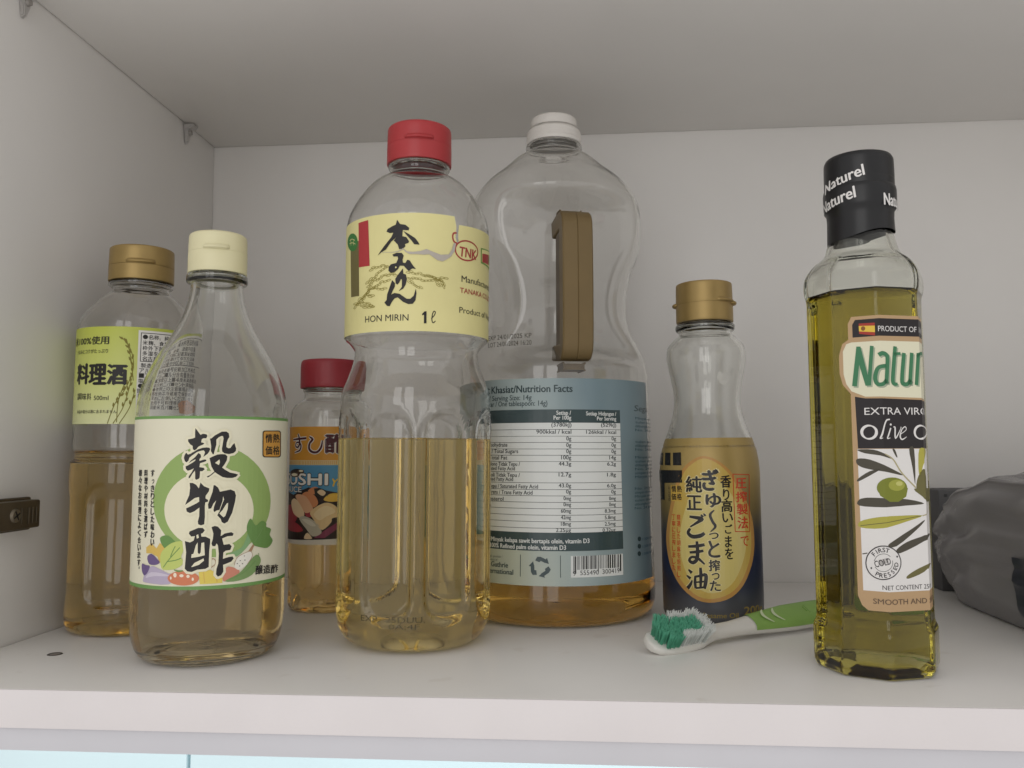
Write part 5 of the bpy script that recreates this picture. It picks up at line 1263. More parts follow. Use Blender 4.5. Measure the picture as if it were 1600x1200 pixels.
["C","stamp",7,"S",37,907,36,45.3],
["C","stamp",7,"E",61,934,36,63.7],
["C","stamp",7,"D",74,966,36,82.0],
["P","stamp",7,[-128,931,-130,924,-135,921,-139,924,-141,930,-139,936,-134,939,-129,936]],
["P","stamp",7,[93,1031,90,1025,84,1023,79,1026,76,1032,79,1038,85,1040,91,1037]],
["T","stamp",4,"NET CONTENT 250ML",-53,755,368,37,"NET CONTENT"],
["T","stamp_tan",4,"SMOOTH AND SUBTLE",-129,634,301,43,"SMOOTH",0.03],
],
'olivecap': [
["T","lab_white",2,"Naturel",-462,4289,427,98,0,0.06,0.1,14],
["T","lab_white",2,"Naturel",-518,4110,397,103,0,0.06,0.1,12],
["T","lab_white",2,"Naturel",117,4115,153,106,"Nat",0.06],
],
}

# ------------------------------------------------------------------ the cupboard (setting)
DEPTH, HEIGHT, WIDTH = 0.300, 0.3395, 0.80
white = pbr('white_melamine', '#ebe9e6', 0.42, var=0.025, vscale=9, bump=0.05, bscale=900)
white_edge = pbr('white_edge_band', '#eae5e6', 0.5, var=0.02, vscale=30, bump=0.12, bscale=500)
def board(name, x0, y0, z0, x1, y1, z1, mat=white, bev=0.0006):
    return tag(from_bm(name, box_bm(x0, y0, z0, x1, y1, z1, bev, 2), mat, None, angle=40), kind='structure')
shelf_m = pbr('white_melamine_shelf', '#ebe9e6', 0.36, var=0.03, vscale=12, bump=0.05, bscale=900)
nt = shelf_m.node_tree; bs = nt.nodes['Principled BSDF']; tc = [n for n in nt.nodes if n.type == 'TEX_COORD'][0]   # dried drips and grime
ns_ = nt.nodes.new('ShaderNodeTexNoise'); ns_.inputs['Scale'].default_value = 55; ns_.inputs['Detail'].default_value = 3; nt.links.new(tc.outputs['Object'], ns_.inputs['Vector'])
st = nt.nodes.new('ShaderNodeMapRange'); st.inputs[1].default_value = 0.66; st.inputs[2].default_value = 0.72; nt.links.new(ns_.outputs['Fac'], st.inputs[0])
mxs = nt.nodes.new('ShaderNodeMixRGB'); mxs.inputs[2].default_value = lin('#c9c2ba'); src = bs.inputs['Base Color'].links[0].from_socket
sc2 = nt.nodes.new('ShaderNodeMath'); sc2.operation = 'MULTIPLY'; sc2.inputs[1].default_value = 0.22; nt.links.new(st.outputs[0], sc2.inputs[0])
nt.links.new(sc2.outputs[0], mxs.inputs[0]); nt.links.new(src, mxs.inputs[1]); nt.links.new(mxs.outputs[0], bs.inputs['Base Color'])
board('shelf_floor', 0.0006, 0.0012, -0.0155, WIDTH, DEPTH - 0.0004, 0.0, shelf_m)
board('shelf_edge_floor', 0.0006, 0.0, -0.0155, WIDTH, 0.0011, -0.0001, white_edge, 0.0003)
board('rail_floor', 0.0006, 0.0025, -0.0255, WIDTH, 0.018, -0.0158, pbr('white_rail', '#d6d6dc', 0.45, var=0.02, vscale=30), 0.0012)
board('back_wall', -0.018, DEPTH, -0.025, WIDTH + 0.018, DEPTH + 0.006, 0.72)
board('side_wall_left', -0.018, -0.004, -0.027, 0.0, DEPTH - 0.0004, 0.72)
board('side_wall_right', WIDTH + 0.0004, -0.004, -0.027, WIDTH + 0.018, DEPTH - 0.0004, 0.72)
board('upper_shelf_ceiling', 0.0008, 0.004, HEIGHT, WIDTH - 0.0004, DEPTH - 0.0008, HEIGHT + 0.0155)

# tiled wall below the cupboard, only a sliver of it shows
tile_mat = pbr('glazed_tile', '#d5e6ea', 0.16, var=0.03, vscale=4, bump=0.03, bscale=30)
grout = pbr('grout', '#b4c8cc', 0.8)
wall_t = board('tiled_wall', -0.62, DEPTH + 0.0085, -0.43, 0.60, DEPTH + 0.02, -0.027, grout, 0)
tb = box_bm(-0.2987, -0.004, -0.0987, 0.2987, 0.002, 0.0987, 0.0012, 2)
tile0 = from_bm('tile', tb, tile_mat, wall_t, angle=40)
first = True
for r in range(2):
    for c in range(2):
        t = tile0 if first else link(tile0.copy(), wall_t)
        first = False
        t.location = (-0.311 + 0.6 * c, DEPTH + 0.0075, -0.128 - 0.2 * r)

# ------------------------------------------------------------------ shared builders for bottle parts
pet = glass('clear_pet', (0.985, 0.985, 0.98), 1.5, 0.0, 0.10, 45)
flint = glass('clear_glass', (0.98, 0.983, 0.975), 1.5, 0.0, 0.03, 60)
def flip_cap(root, z0, z1, r, seam, mat, ledge=0.0, name='cap', top_r=1.8, ring=None):
    """flip-top cap: lower collar, groove and lid with a rounded rim, and a thumb ledge on the side that faces out"""
    base = lathe(name, [(r - 1.6, z0 + .6), (r - 1.6, z0), (r - .3, z0), (r, z0 + .4), (r, z0 + .4), (r, seam - .5), (r - .2, seam - .3), (r - .9, seam - .15), (r - 1.0, seam)], mat, root)
    lid = lathe('lid', [(r - 1.0, seam), (r - .9, seam + .1), (r - .2, seam + .2), (r - .05, seam + .4), (r - .05, seam + .4), (r - .25, z1 - top_r), (r - .25 - top_r * .3, z1 - top_r * .3), (r - .25 - top_r, z1), (r * .5, z1 + .1), (0.01, z1 + .15)], mat, base)
    if ledge is not None:
        v, f = [], []
        n = 14; half = math.radians(26)
        for i in range(n + 1):
            t = ledge - half + 2 * half * i / n; e = math.sqrt(max(0, 1 - (2 * i / n - 1) ** 2)) * 1.9 + 0.1
            for rr, zz in ((r - .4, seam + .5), (r - .1 + e, seam + .7), (r - .1 + e, seam + 1.6), (r - .4, seam + 3.2)):
                v.append(mm((rr * math.sin(t), -rr * math.cos(t), zz)))
        for i in range(n):
            for k in range(3): a = i * 4 + k; f.append((a, a + 4, a + 5, a + 1))
        f += [(0, 1, 2, 3), (n * 4 + 3, n * 4 + 2, n * 4 + 1, n * 4)]
        mesh('thumb_ledge', v, f, mat, base)
    return base
def sstep(x, a, b):
    t = min(1, max(0, (x - a) / (b - a))); return t * t * (3 - 2 * t)
def panels(count, phase, halfw, z0, z1, depth, R, rr=8, edge=3.0):
    """recessed rounded panels round a moulded bottle"""
    def ptf(r, z, k, n):
        t = 2 * math.pi * k / n
        q = (t - math.radians(phase)) / (2 * math.pi / count); d = (q - round(q)) * (2 * math.pi / count) * R
        dx = abs(d) - (halfw - rr); dz = abs(z - (z0 + z1) / 2) - ((z1 - z0) / 2 - rr)
        sd = math.hypot(max(dx, 0), max(dz, 0)) + min(max(dx, dz), 0) - rr
        if r > R * 0.75: r = r - depth * sstep(-sd, 0, edge)
        return (r * math.sin(t), -r * math.cos(t), z)
    return ptf

def add_label(root, key, poly, rf, R0, mat, finish='paper', vstep=None, name='label', off=0.06, ops=None):
    surf = cyl_surf(rf, R0)
    lab = sheet(name, poly, surf, mat, root, off)
    F = art_faces(ART[key] if ops is None else ops)
    for k in ('artwork', 'lettering'):
        if F[k]: lay_print(lab, [(c, o + off, p) for c, o, p in F[k]], surf, k, vstep=vstep, finish=finish)
    return lab
def bare_print(root, key, rf, R0, name='date_print'):
    F = art_faces(ART[key])
    return lay_print(root, F['lettering'] + F['artwork'], cyl_surf(rf, R0), name)

# ------------------------------------------------------------------ cooking wine bottle, far left
root = empty('cooking_wine_bottle', (0.0372, 0.1232, 0), 'clear bottle of brown cooking wine with gold cap and lime green label, leftmost', 'bottle', 'bottles on the shelf', lean=0.0095, foot=0.029)
oc = scaled(curve([(0.01, 4), (16, 3.5), (24, 1.2), (29, 0.1), (32.5, 0.6), (34.8, 2.6), (35.7, 7), (35.9, 20), (36.1, 60), (36.1, 88), (35.6, 91.5), (33.8, 93), (33.8, 96), (35.0, 98), (35.3, 101), (35.3, 101), (35.4, 140), (35.4, 163), (35.4, 163), (34.2, 169.5), (29.5, 176.5), (22.5, 183.5), (18.0, 187), (16.6, 188.5), (16.6, 190), (16.6, 190), (18.8, 190.8), (18.8, 192.8), (16, 193.5), (16, 206)]), 0.903)
bottle_body(root, oc, 0.7, pet, liquid('cooking_wine', (0.82, 0.61, 0.24), 0.065), 97.5, 112, panels(4, 14, 17, 14, 78, 2.2, 32.5, 9, 4))
gold = pbr('gold_plastic', '#a58c58', 0.4, metal=0.5, var=0.04, vscale=200, bump=0.02)
flip_cap(root, 193.4, 212.9, 17.5, 201.8, gold, 0.45)
lg = pbr('lime_label', '#c9d34a', 0.45, var=0.03, vscale=40)
nt = lg.node_tree; b = nt.nodes['Principled BSDF']       # the print runs from lime at the top to pale green below
tc = [n for n in nt.nodes if n.type == 'TEX_COORD'][0]; sp = nt.nodes.new('ShaderNodeSeparateXYZ'); nt.links.new(tc.outputs['Object'], sp.inputs[0])
rp = nt.nodes.new('ShaderNodeValToRGB'); mr = nt.nodes.new('ShaderNodeMapRange'); mr.inputs[1].default_value = 0.112; mr.inputs[2].default_value = 0.165
nt.links.new(sp.outputs['Z'], mr.inputs[0]); nt.links.new(mr.outputs[0], rp.inputs[0])
rp.color_ramp.elements[0].color = lin('#dde0ac'); rp.color_ramp.elements[1].color = lin('#bdc650'); e = rp.color_ramp.elements.new(0.45); e.color = lin('#d0d680')
nt.links.new(rp.outputs[0], b.inputs['Base Color'])
rf = lambda z: 32.05
add_label(root, 'sake', rectpoly(-54, 111.7, 58, 164), rf, 31.95, lg)

# ------------------------------------------------------------------ grain vinegar bottle
root = empty('vinegar_bottle', (0.1093, 0.0655, 0), 'glass vinegar bottle with cream cap and cream label ringed in green', 'bottle', 'bottles on the shelf', lean=0.0045, foot=0.027)
oc = scaled(curve([(0.01, 6), (14, 5), (22, 2), (26, 0.2), (30, 0.6), (33.8, 3), (36.4, 8.5), (37.6, 17), (37.8, 30), (37.8, 60), (37.8, 100), (37.8, 113), (37.2, 121), (35.6, 128), (33.0, 134.5), (28.3, 143.7), (22.4, 153), (17.2, 162.8), (14.2, 172), (13.3, 178.3), (13.6, 179.6), (15.4, 180.4), (15.6, 182.5), (15.2, 184.4), (13.2, 185.2), (12.6, 186), (12.6, 196)]), 0.935)
bottle_body(root, oc, lambda z: 3.6 if z < 4 else 2.2, flint, liquid('grain_vinegar', (0.84, 0.68, 0.40), 0.07), 84, 112)
creamcap = pbr('cream_plastic', '#e2dcb4', 0.42, var=0.02, vscale=90, sss=0.1)
flip_cap(root, 184.9, 205.0, 14.1, 195.0, creamcap, 0.35, top_r=2.2)
lab_m = pbr('cream_label', '#e6e2ca', 0.5, var=0.015, vscale=50)
rf = lambda z: 35.4
lab = add_label(root, 'vinegar', rectpoly(-54, 35.6, 82, 113.2), rf, 35.4, lab_m)
band = pbr('green_band', '#6f9a55', 0.5)
for v0, v1 in ((111.9, 113.2), (35.6, 37.2)):
    sheet('green_band', rectpoly(-54, v0, 82, v1), cyl_surf(rf, 35.4), band, lab, 0.10)

# ------------------------------------------------------------------ sushi sauce bottle, small, at the back
root = empty('sushi_sauce_bottle', (0.1315, 0.1874, 0), 'small sauce bottle with red cap and orange and blue sushi label', 'bottle', 'bottles on the shelf', lean=0.004, foot=0.021)
oc = scaled(curve([(0.01, 4), (12, 3.5), (18, 1), (21.5, 0.1), (24, 1.2), (25.2, 4), (25.4, 10), (25.4, 24), (25.4, 38), (25.5, 60), (25.5, 100), (25.5, 116), (25.4, 119), (24.3, 123.5), (20.6, 127.6), (18.0, 129.3), (17.0, 130.6), (17.0, 133.4), (17.6, 134), (17.9, 135), (17.6, 136), (16.6, 136.4), (16.6, 146)]), 0.97)
def dimpled(r, z, k, n):
    t = 2 * math.pi * k / n
    if r > 18 and 2 < z < 15: r -= 0.7 * sstep(15 - z, 0, 5) * (0.5 + 0.5 * math.cos(t * 14 + math.sin(z * 0.5)))
    return (r * math.sin(t), -r * math.cos(t), z)
bottle_body(root, oc, 0.8, pet, liquid('sushi_vinegar', (0.88, 0.62, 0.25), 0.05), 46, 112, dimpled)
redcap2 = pbr('dark_red_plastic', '#a2303a', 0.4, var=0.03, vscale=90)
flip_cap(root, 136.4, 154.2, 19.1, 149.8, redcap2, None, top_r=2.0)
rf = lambda z: 24.8
lab = add_label(root, 'sushi', rectpoly(-41, 40.8, 41, 111.8), rf, 24.8, pbr('label_orange', '#d0922f', 0.45))
surf = cyl_surf(rf, 24.8)
for nm, v0, v1, col in (('cream_strip', 88.5, 91.4, '#d9c79a'), ('photo_panel', 44.6, 88.5, '#4c8fb8'), ('white_strip', 40.8, 44.6, '#cfcac0')):
    sheet(nm, rectpoly(-41, v0, 41, v1), surf, pbr(nm, col, 0.45), lab, 0.085)

# ------------------------------------------------------------------ mirin bottle, one litre, torn yellow label
root = empty('mirin_bottle', (0.2034, 0.0989, 0), 'one litre clear bottle with red cap and torn yellow label', 'bottle', 'bottles on the shelf', lean=0.009, foot=0.026)
oc = scaled(curve([(0.01, 7), (12, 6), (20, 2.4), (25, 0.2), (29, 0.5), (34, 2.6), (38, 8), (39.7, 16), (40.0, 30), (40.0, 60), (40.0, 102), (39.8, 115), (38.9, 126.5), (36.6, 133), (33.6, 141), (32.6, 146.5), (33.2, 149), (35.6, 152), (37.4, 153.6), (38.0, 156), (38.0, 156), (38.0, 190), (38.0, 213.5), (38.0, 213.5), (36.6, 219.5), (32.4, 227.6), (26.8, 235.0), (22.4, 239), (17.5, 241.8), (15.0, 243.4), (14.8, 246), (14.8, 246), (16.4, 246.4), (16.4, 248), (14.6, 248.4), (14.6, 258)]), 0.988)
bottle_body(root, oc, 0.75, pet, liquid('mirin', (0.92, 0.75, 0.34), 0.08), 103, 224, panels(8, -9, 13.2, 15, 117, 3.0, 39.5, 12, 2.4))
redcap = pbr('red_plastic', '#b2363a', 0.36, var=0.03, vscale=90)
flip_cap(root, 248.4, 268.8, 17.2, 257.8, redcap, 0.18, top_r=2.2)
ylab = pbr('yellow_label', '#e4dc9c', 0.42, var=0.04, vscale=35, bump=0.4, bscale=70)
rf = lambda z: 37.65
notch = [(27.0, 212.9), (28.3, 207.8), (27.7, 202.4), (28.9, 199.6), (29.7, 199.4), (29.4, 204.7), (29.9, 209.0)]
poly = [(-66, 154.6), (74, 154.6), (74, 210.6), (42, 209.6)] + notch[::-1] + [(10, 212.9), (-66, 212.2)]
add_label(root, 'mirin', poly, rf, 39.5, ylab)
bare_print(root, 'mirin_expiry', lambda z: 39.55 if z > 16 else 39.2, 39.5)

# ------------------------------------------------------------------ cooking oil jug with brown handle
root = empty('oil_jug', (0.2742, 0.1837, 0), 'large clear oil jug with white cap, brown handle and nutrition label', 'jug', 'bottles on the shelf', lean=0.004, foot=0.048)
oc = scaled(curve([(0.01, 7), (20, 6), (34, 4), (42, 1.2), (48, 0.1), (54, 1.0), (58, 4), (59.9, 10), (60, 18), (59.7, 24), (59.2, 40), (58.4, 80), (57.4, 125), (57.0, 138), (56.4, 146), (54.5, 153), (50.5, 161), (46.5, 169), (44.2, 178), (44.4, 190), (47.5, 205), (51.5, 215), (54.0, 228), (53.6, 243), (51.0, 251.5), (43.5, 262), (33.0, 271), (24.0, 279), (18.8, 282), (16.8, 283.6), (16.8, 284.8), (17.6, 285.4), (17.7, 287.2), (17.3, 288.2), (15.2, 288.6), (15.2, 299)]), 0.995)
PH = math.radians(15)
def jug_pt(lim0):
    def ptf(r, z, k, n):
        t = 2 * math.pi * k / n
        w = sstep(z, 144, 158) * (1 - sstep(z, 236, 250))
        if w > 0 and r > 25:
            c = math.cos(t - PH)
            if c > 0.1:
                e = r - lim0 / c
                if e > -5: r = r - w * (e if e > 5 else (e + 5) ** 2 / 20)
        return (r * math.sin(t), -r * math.cos(t), z)
    return ptf
bottle_body(root, oc, 0.9, pet, liquid('cooking_oil', (0.88, 0.55, 0.14), 0.11), 28, 160, jug_pt(34), n_l=1.46, ptf_in=jug_pt(33.1), step=1.6)
whitecap = pbr('white_plastic', '#e6e2dc', 0.4, var=0.015, vscale=90)
cap = lathe('cap', [(15.6, 289.6), (15.6, 288.8), (17.0, 288.8), (17.2, 289.6), (17.2, 289.6), (17.0, 295.6), (16.4, 297.2), (14.9, 298.4), (14.6, 299.4), (14.4, 303.8), (13.6, 305.2), (11.6, 305.7), (0.01, 305.9)], whitecap, root)
for k in range(3): lathe('thread_line', [(16.95 - k * .08, 291 + k * 1.6), (17.3 - k * .08, 291.3 + k * 1.6), (16.95 - k * .08, 291.6 + k * 1.6)], whitecap, cap, smooth_n=2)
# handle: a rounded bar bent into a C, ends sunk in the moulded recess
brown = pbr('brown_gold_plastic', '#75623f', 0.45, metal=0.2, var=0.05, vscale=70, bump=0.05, bscale=200)
hd = Vector((math.sin(PH), -math.cos(PH), 0)); ht = Vector((math.cos(PH), math.sin(PH), 0))
path = [(30, 227.0), (42, 228.5), (48, 228.8), (52.0, 227.0), (54.0, 220), (54.6, 190), (54.2, 160), (52.4, 152.6), (48.0, 150.2), (42, 150.6), (30, 151)]
pc = [(a, b) for a, b in curve(path, 4)]
sec = [(-8.6, -5.4), (-7.9, -6.2), (7.9, -6.2), (8.6, -5.4), (8.8, 3.0), (8.0, 3.7), (.35, 3.9), (0, 3.55), (-.35, 3.9), (-8.0, 3.7), (-8.8, 3.0)]
v, f = [], []
for i, (d, z) in enumerate(pc):
    a = Vector(pc[max(i - 1, 0)]); b = Vector(pc[min(i + 1, len(pc) - 1)]); tg = (b - a).normalized(); nn = Vector((-tg.y, tg.x))
    for s, q in sec:
        p = hd * (d + nn.x * q) + ht * s; v.append(mm((p.x, p.y, z + nn.y * q)))
ns = len(sec)
for i in range(len(pc) - 1):
    for k in range(ns):
        a = i * ns + k; b = i * ns + (k + 1) % ns; f.append((a, a + ns, b + ns, b))
f += [tuple(range(ns))[::-1], tuple(range((len(pc) - 1) * ns, len(pc) * ns))]
h = mesh('handle', v, f, brown, root); h.data.set_sharp_from_angle(angle=math.radians(35))
for d0, d1, z0, z1 in ((33.5, 47, 142.0, 145.2), (33.5, 41, 232.2, 235.0)):
    bm = bmesh.new()
    r = bmesh.ops.create_cube(bm, size=1)
    for vv in r['verts']:
        p = hd * ((d0 + d1) / 2 + vv.co.y * (d1 - d0)) + ht * (vv.co.x * 12); vv.co = Vector(mm((p.x, p.y, (z0 + z1) / 2 + vv.co.z * (z1 - z0))))
    bmesh.ops.bevel(bm, geom=bm.edges[:], offset=0.0006, segments=2, affect='EDGES')
    from_bm('handle_clip', bm, brown, h, angle=40)
bm = bmesh.new()
r = bmesh.ops.create_cube(bm, size=1)
for vv in r['verts']:
    p = hd * (42.5 + vv.co.y * 13) + ht * (-5.6 + vv.co.x * 3.6); vv.co = Vector(mm((p.x, p.y, 189.5 + vv.co.z * 70)))
bmesh.ops.bevel(bm, geom=bm.edges[:], offset=0.0008, segments=2, affect='EDGES')
from_bm('handle_web', bm, pbr('dark_brown_plastic', '#5f4f38', 0.5, var=0.05, vscale=70), h, angle=40)
blab = pbr('blue_label', '#7fa0ac', 0.3, var=0.02, vscale=20)
nt = blab.node_tree; b = nt.nodes['Principled BSDF']     # the print runs from grey green on the left to blue on the right
tc = [n for n in nt.nodes if n.type == 'TEX_COORD'][0]; sp = nt.nodes.new('ShaderNodeSeparateXYZ'); nt.links.new(tc.outputs['Object'], sp.inputs[0])
mr = nt.nodes.new('ShaderNodeMapRange'); mr.inputs[1].default_value = -0.02; mr.inputs[2].default_value = 0.05; nt.links.new(sp.outputs['X'], mr.inputs[0])
mz = nt.nodes.new('ShaderNodeMapRange'); mz.inputs[1].default_value = 0.13; mz.inputs[2].default_value = 0.03; mz.inputs[3].default_value = 0.45; mz.inputs[4].default_value = -0.05
nt.links.new(sp.outputs['Z'], mz.inputs[0]); ad = nt.nodes.new('ShaderNodeMath'); ad.operation = 'ADD'; nt.links.new(mr.outputs[0], ad.inputs[0]); nt.links.new(mz.outputs[0], ad.inputs[1])
rp = nt.nodes.new('ShaderNodeValToRGB'); nt.links.new(ad.outputs[0], rp.inputs[0])
rp.color_ramp.elements[0].color = lin('#b4baaa'); rp.color_ramp.elements[1].color = lin('#788c94'); e = rp.color_ramp.elements.new(0.45); e.color = lin('#a4b2b1')
nt.links.new(rp.outputs[0], b.inputs['Base Color'])
rf = rprof(scaled(curve([(60, 0), (59.95, 18), (59.2, 40), (58.4, 80), (57.4, 125), (57.0, 140)]), 0.995))
add_label(root, 'jug', rectpoly(-95, 23.6, 74, 136.4), rf, 59.7, blab, 'film', vstep=8, off=0.5)
bare_print(root, 'jug_code', lambda z: 56.75, 59.7)

# ------------------------------------------------------------------ sesame oil bottle
root = empty('sesame_oil_bottle', (0.3644, 0.1581, 0), 'small waisted glass bottle with gold cap and gold and navy sesame sleeve', 'bottle', 'bottles on the shelf', lean=-0.007, foot=0.022)
oc = scaled(curve([(0.01, 6), (12, 5), (18, 2), (22, 0.2), (25.5, 0.8), (27.8, 3.2), (28.7, 7), (28.8, 15), (28.8, 40), (28.8, 70), (28.9, 85), (27.6, 95.5), (25.3, 102.8), (21.4, 113.5), (19.6, 122), (19.7, 129), (21.0, 137), (22.6, 144.5), (23.3, 151), (22.4, 156), (18.6, 160.6), (15.9, 163), (15.6, 164.4), (17.0, 165.4), (17.5, 167), (17.2, 168.8), (15.4, 169.6), (15.0, 170.4), (15.0, 180)]), 0.967)
bottle_body(root, oc, lambda z: 2.4, flint, liquid('sesame_oil', (0.5, 0.22, 0.04), 0.05), 88, 96, n_l=1.46)
cap = flip_cap(root, 170.3, 193.2, 16.3, 180.4, gold, 0.75)
for s in (-1.70, 1.28):     # hinge ears
    bm = bmesh.new(); bmesh.ops.create_uvsphere(bm, u_segments=12, v_segments=8, radius=1.0)
    for vv in bm.verts:
        rad = 16.2 + vv.co.y * 2.3; tn = vv.co.x * 4.2
        vv.co = Vector(mm((rad * math.sin(s) + tn * math.cos(s), -rad * math.cos(s) + tn * math.sin(s), 180.8 + vv.co.z * 1.5)))
    bmesh.ops.recalc_face_normals(bm, faces=bm.faces)
    from_bm('hinge_ear', bm, gold, cap, smooth=True)
slv = pbr('printed_sleeve', '#b08c3e', 0.38, metal=0.3)
nt = slv.node_tree; b = nt.nodes['Principled BSDF']     # gold foil at the top, navy at the foot
tc = [n for n in nt.nodes if n.type == 'TEX_COORD'][0]; sp = nt.nodes.new('ShaderNodeSeparateXYZ'); nt.links.new(tc.outputs['Object'], sp.inputs[0])
mr = nt.nodes.new('ShaderNodeMapRange'); mr.inputs[1].default_value = 0.0; mr.inputs[2].default_value = 0.1036; nt.links.new(sp.outputs['Z'], mr.inputs[0])
rp = nt.nodes.new('ShaderNodeValToRGB'); nt.links.new(mr.outputs[0], rp.inputs[0]); el = rp.color_ramp.elements
el[0].position = 0.085; el[0].color = lin('#5c5d60'); el[1].position = 0.8; el[1].color = lin('#ab935a')
for p_, c_ in ((0.21, '#303648'), (0.36, '#262e4c'), (0.50, '#46464a'), (0.62, '#857448')): e = el.new(p_); e.color = lin(c_)
nt.links.new(rp.outputs[0], b.inputs['Base Color'])
rf = rprof(oc)
add_label(root, 'sesame', rectpoly(-87.0, 2.8, 87.0, 103.2), rf, 27.95, slv, 'film', vstep=3.0, name='sleeve', off=0.12)
# scrap of torn clear film still stuck to the neck
sheet('film_scrap', [(4.0, 136.8), (6.5, 133.4), (10.2, 132.6), (12.6, 134.6), (12.4, 138.6), (10.8, 141.2), (8.2, 139.2), (5.2, 140.4)], cyl_surf(rf, 27.95), pbr('white_film', '#c9c8c2', 0.3, bump=0.6, bscale=300), root, 0.15)

# ------------------------------------------------------------------ olive oil bottle, eight sided
root = empty('olive_oil_bottle', (0.4209, 0.0591, 0), 'tall eight sided glass bottle of green olive oil with black cap', 'bottle', 'bottles on the shelf', lean=0, foot=0.0)
ROT, RB = -4.7, 25.3
side = 2 * RB * math.sin(math.pi / 8); apo = RB * math.cos(math.pi / 8)
OCT = []                                  # unit octagon with small rounded corners
for k in range(8):
    a0 = math.radians(ROT + 45 * k); a1 = math.radians(ROT + 45 * (k + 1))
    A = Vector((math.sin(a0), -math.cos(a0))); B = Vector((math.sin(a1), -math.cos(a1)))
    for t in (0.06, 0.12, 0.5, 0.88, 0.94): OCT.append(tuple(A.lerp(B, t)))
    # corner point pulled in a little
    OCT.append(tuple(B * 0.993))
NO = len(OCT)
def oct_pt(r, z, k, n):
    p = Vector(OCT[k]); w = 1 - sstep(z, 172, 186)
    if r < 18 and z < 20: w = 1
    q = p * r; c = p.normalized() * r * 0.94
    p = c.lerp(q, w); return (p.x, p.y, z)
oc = scaled(curve([(0.01, 5), (14, 4.4), (22, 2), (25.5, 0.2), (27.6, 0.6), (28.9, 2.4), (29.4, 5), (29.5, 16), (29.3, 19), (28.2, 21.2), (27.8, 23), (27.8, 23), (27.8, 100), (27.8, 163), (27.8, 163), (28.0, 165), (28.8, 167.5), (29.1, 171), (28.3, 176.5), (24.8, 181.5), (19.6, 185.5), (18.0, 189), (16.6, 194), (15.7, 199), (15.6, 205), (16.4, 206), (16.4, 208), (16.4, 214), (15.5, 216), (15.5, 228)]), 0.908)
bottle_body(root, oc, lambda z: 3.4 if 20 < z < 160 else 3.0, glass('green_tinted_glass', (0.975, 0.98, 0.96), 1.5, 0.0, 0.04, 60), liquid('olive_oil', (0.36, 0.275, 0.02), 0.05), 167.5, NO, oct_pt, n_l=1.47)
blk = pbr('black_shrink_wrap', '#17181b', 0.34, var=0.05, vscale=60, bump=0.25, bscale=70)
cap = lathe('cap', [(15.0, 217), (15.3, 216.6), (15.3, 216.6), (15.3, 220), (15.1, 220.4), (15.3, 220.8), (15.2, 228.4), (14.8, 230.4), (13.4, 231.8), (8, 232.1), (0.01, 232.2)], blk, root)
wv, wf = [], []
wn = 72
prof_w = [(15.35, 216.9), (15.7, 216.4), (15.95, 214.8), (15.95, 208.8), (15.6, 206.6), (14.7, 205.4), (14.5, 202), (14.75, 195)]
for i, (r, z) in enumerate(prof_w):
    for k in range(wn):
        t = 2 * math.pi * k / wn
        zz = z if i < len(prof_w) - 1 else 193.6 + 2.6 * math.sin(t + 0.25) + 0.5 * math.sin(3 * t + 1)
        wv.append(mm((r * math.sin(t), -r * math.cos(t), zz)))
for i in range(len(prof_w) - 1):
    for k in range(wn):
        a = i * wn + k; b = i * wn + (k + 1) % wn; wf.append((a, a + wn, b + wn, b))
wrap = mesh('neck_wrap', wv, wf, blk, root); wrap.data.set_sharp_from_angle(angle=math.radians(40))
F = art_faces(ART['olivecap']); lay_print(wrap, F['lettering'], cyl_surf(lambda z: 16.0 if z < 216.8 else 15.42, 15.9), 'lettering', finish='film')
def oct_surf(u, v, off, uc=None):
    k = math.floor((u if uc is None else uc) / side); s = (u - (k + 0.5) * side) * (1 + off / apo); am = math.radians(ROT + 45 * k + 22.5)
    return ((apo + off) * math.sin(am) + s * math.cos(am), -(apo + off) * math.cos(am) + s * math.sin(am), v)
F = art_faces(ART['olive'])
tan = [x for x in F['artwork'] if x[0] == 'lab_tan']; rest = [x for x in F['artwork'] if x[0] != 'lab_tan']
lab = lay_print(root, [(c, o + .1, p) for c, o, p in tan], oct_surf, 'label', ustep=side, force=True)
lay_print(lab, [(c, o + .1, p) for c, o, p in rest], oct_surf, 'artwork', ustep=side, force=True)
lay_print(lab, [(c, o + .1, p) for c, o, p in F['lettering']], oct_surf, 'lettering', ustep=side, force=True)

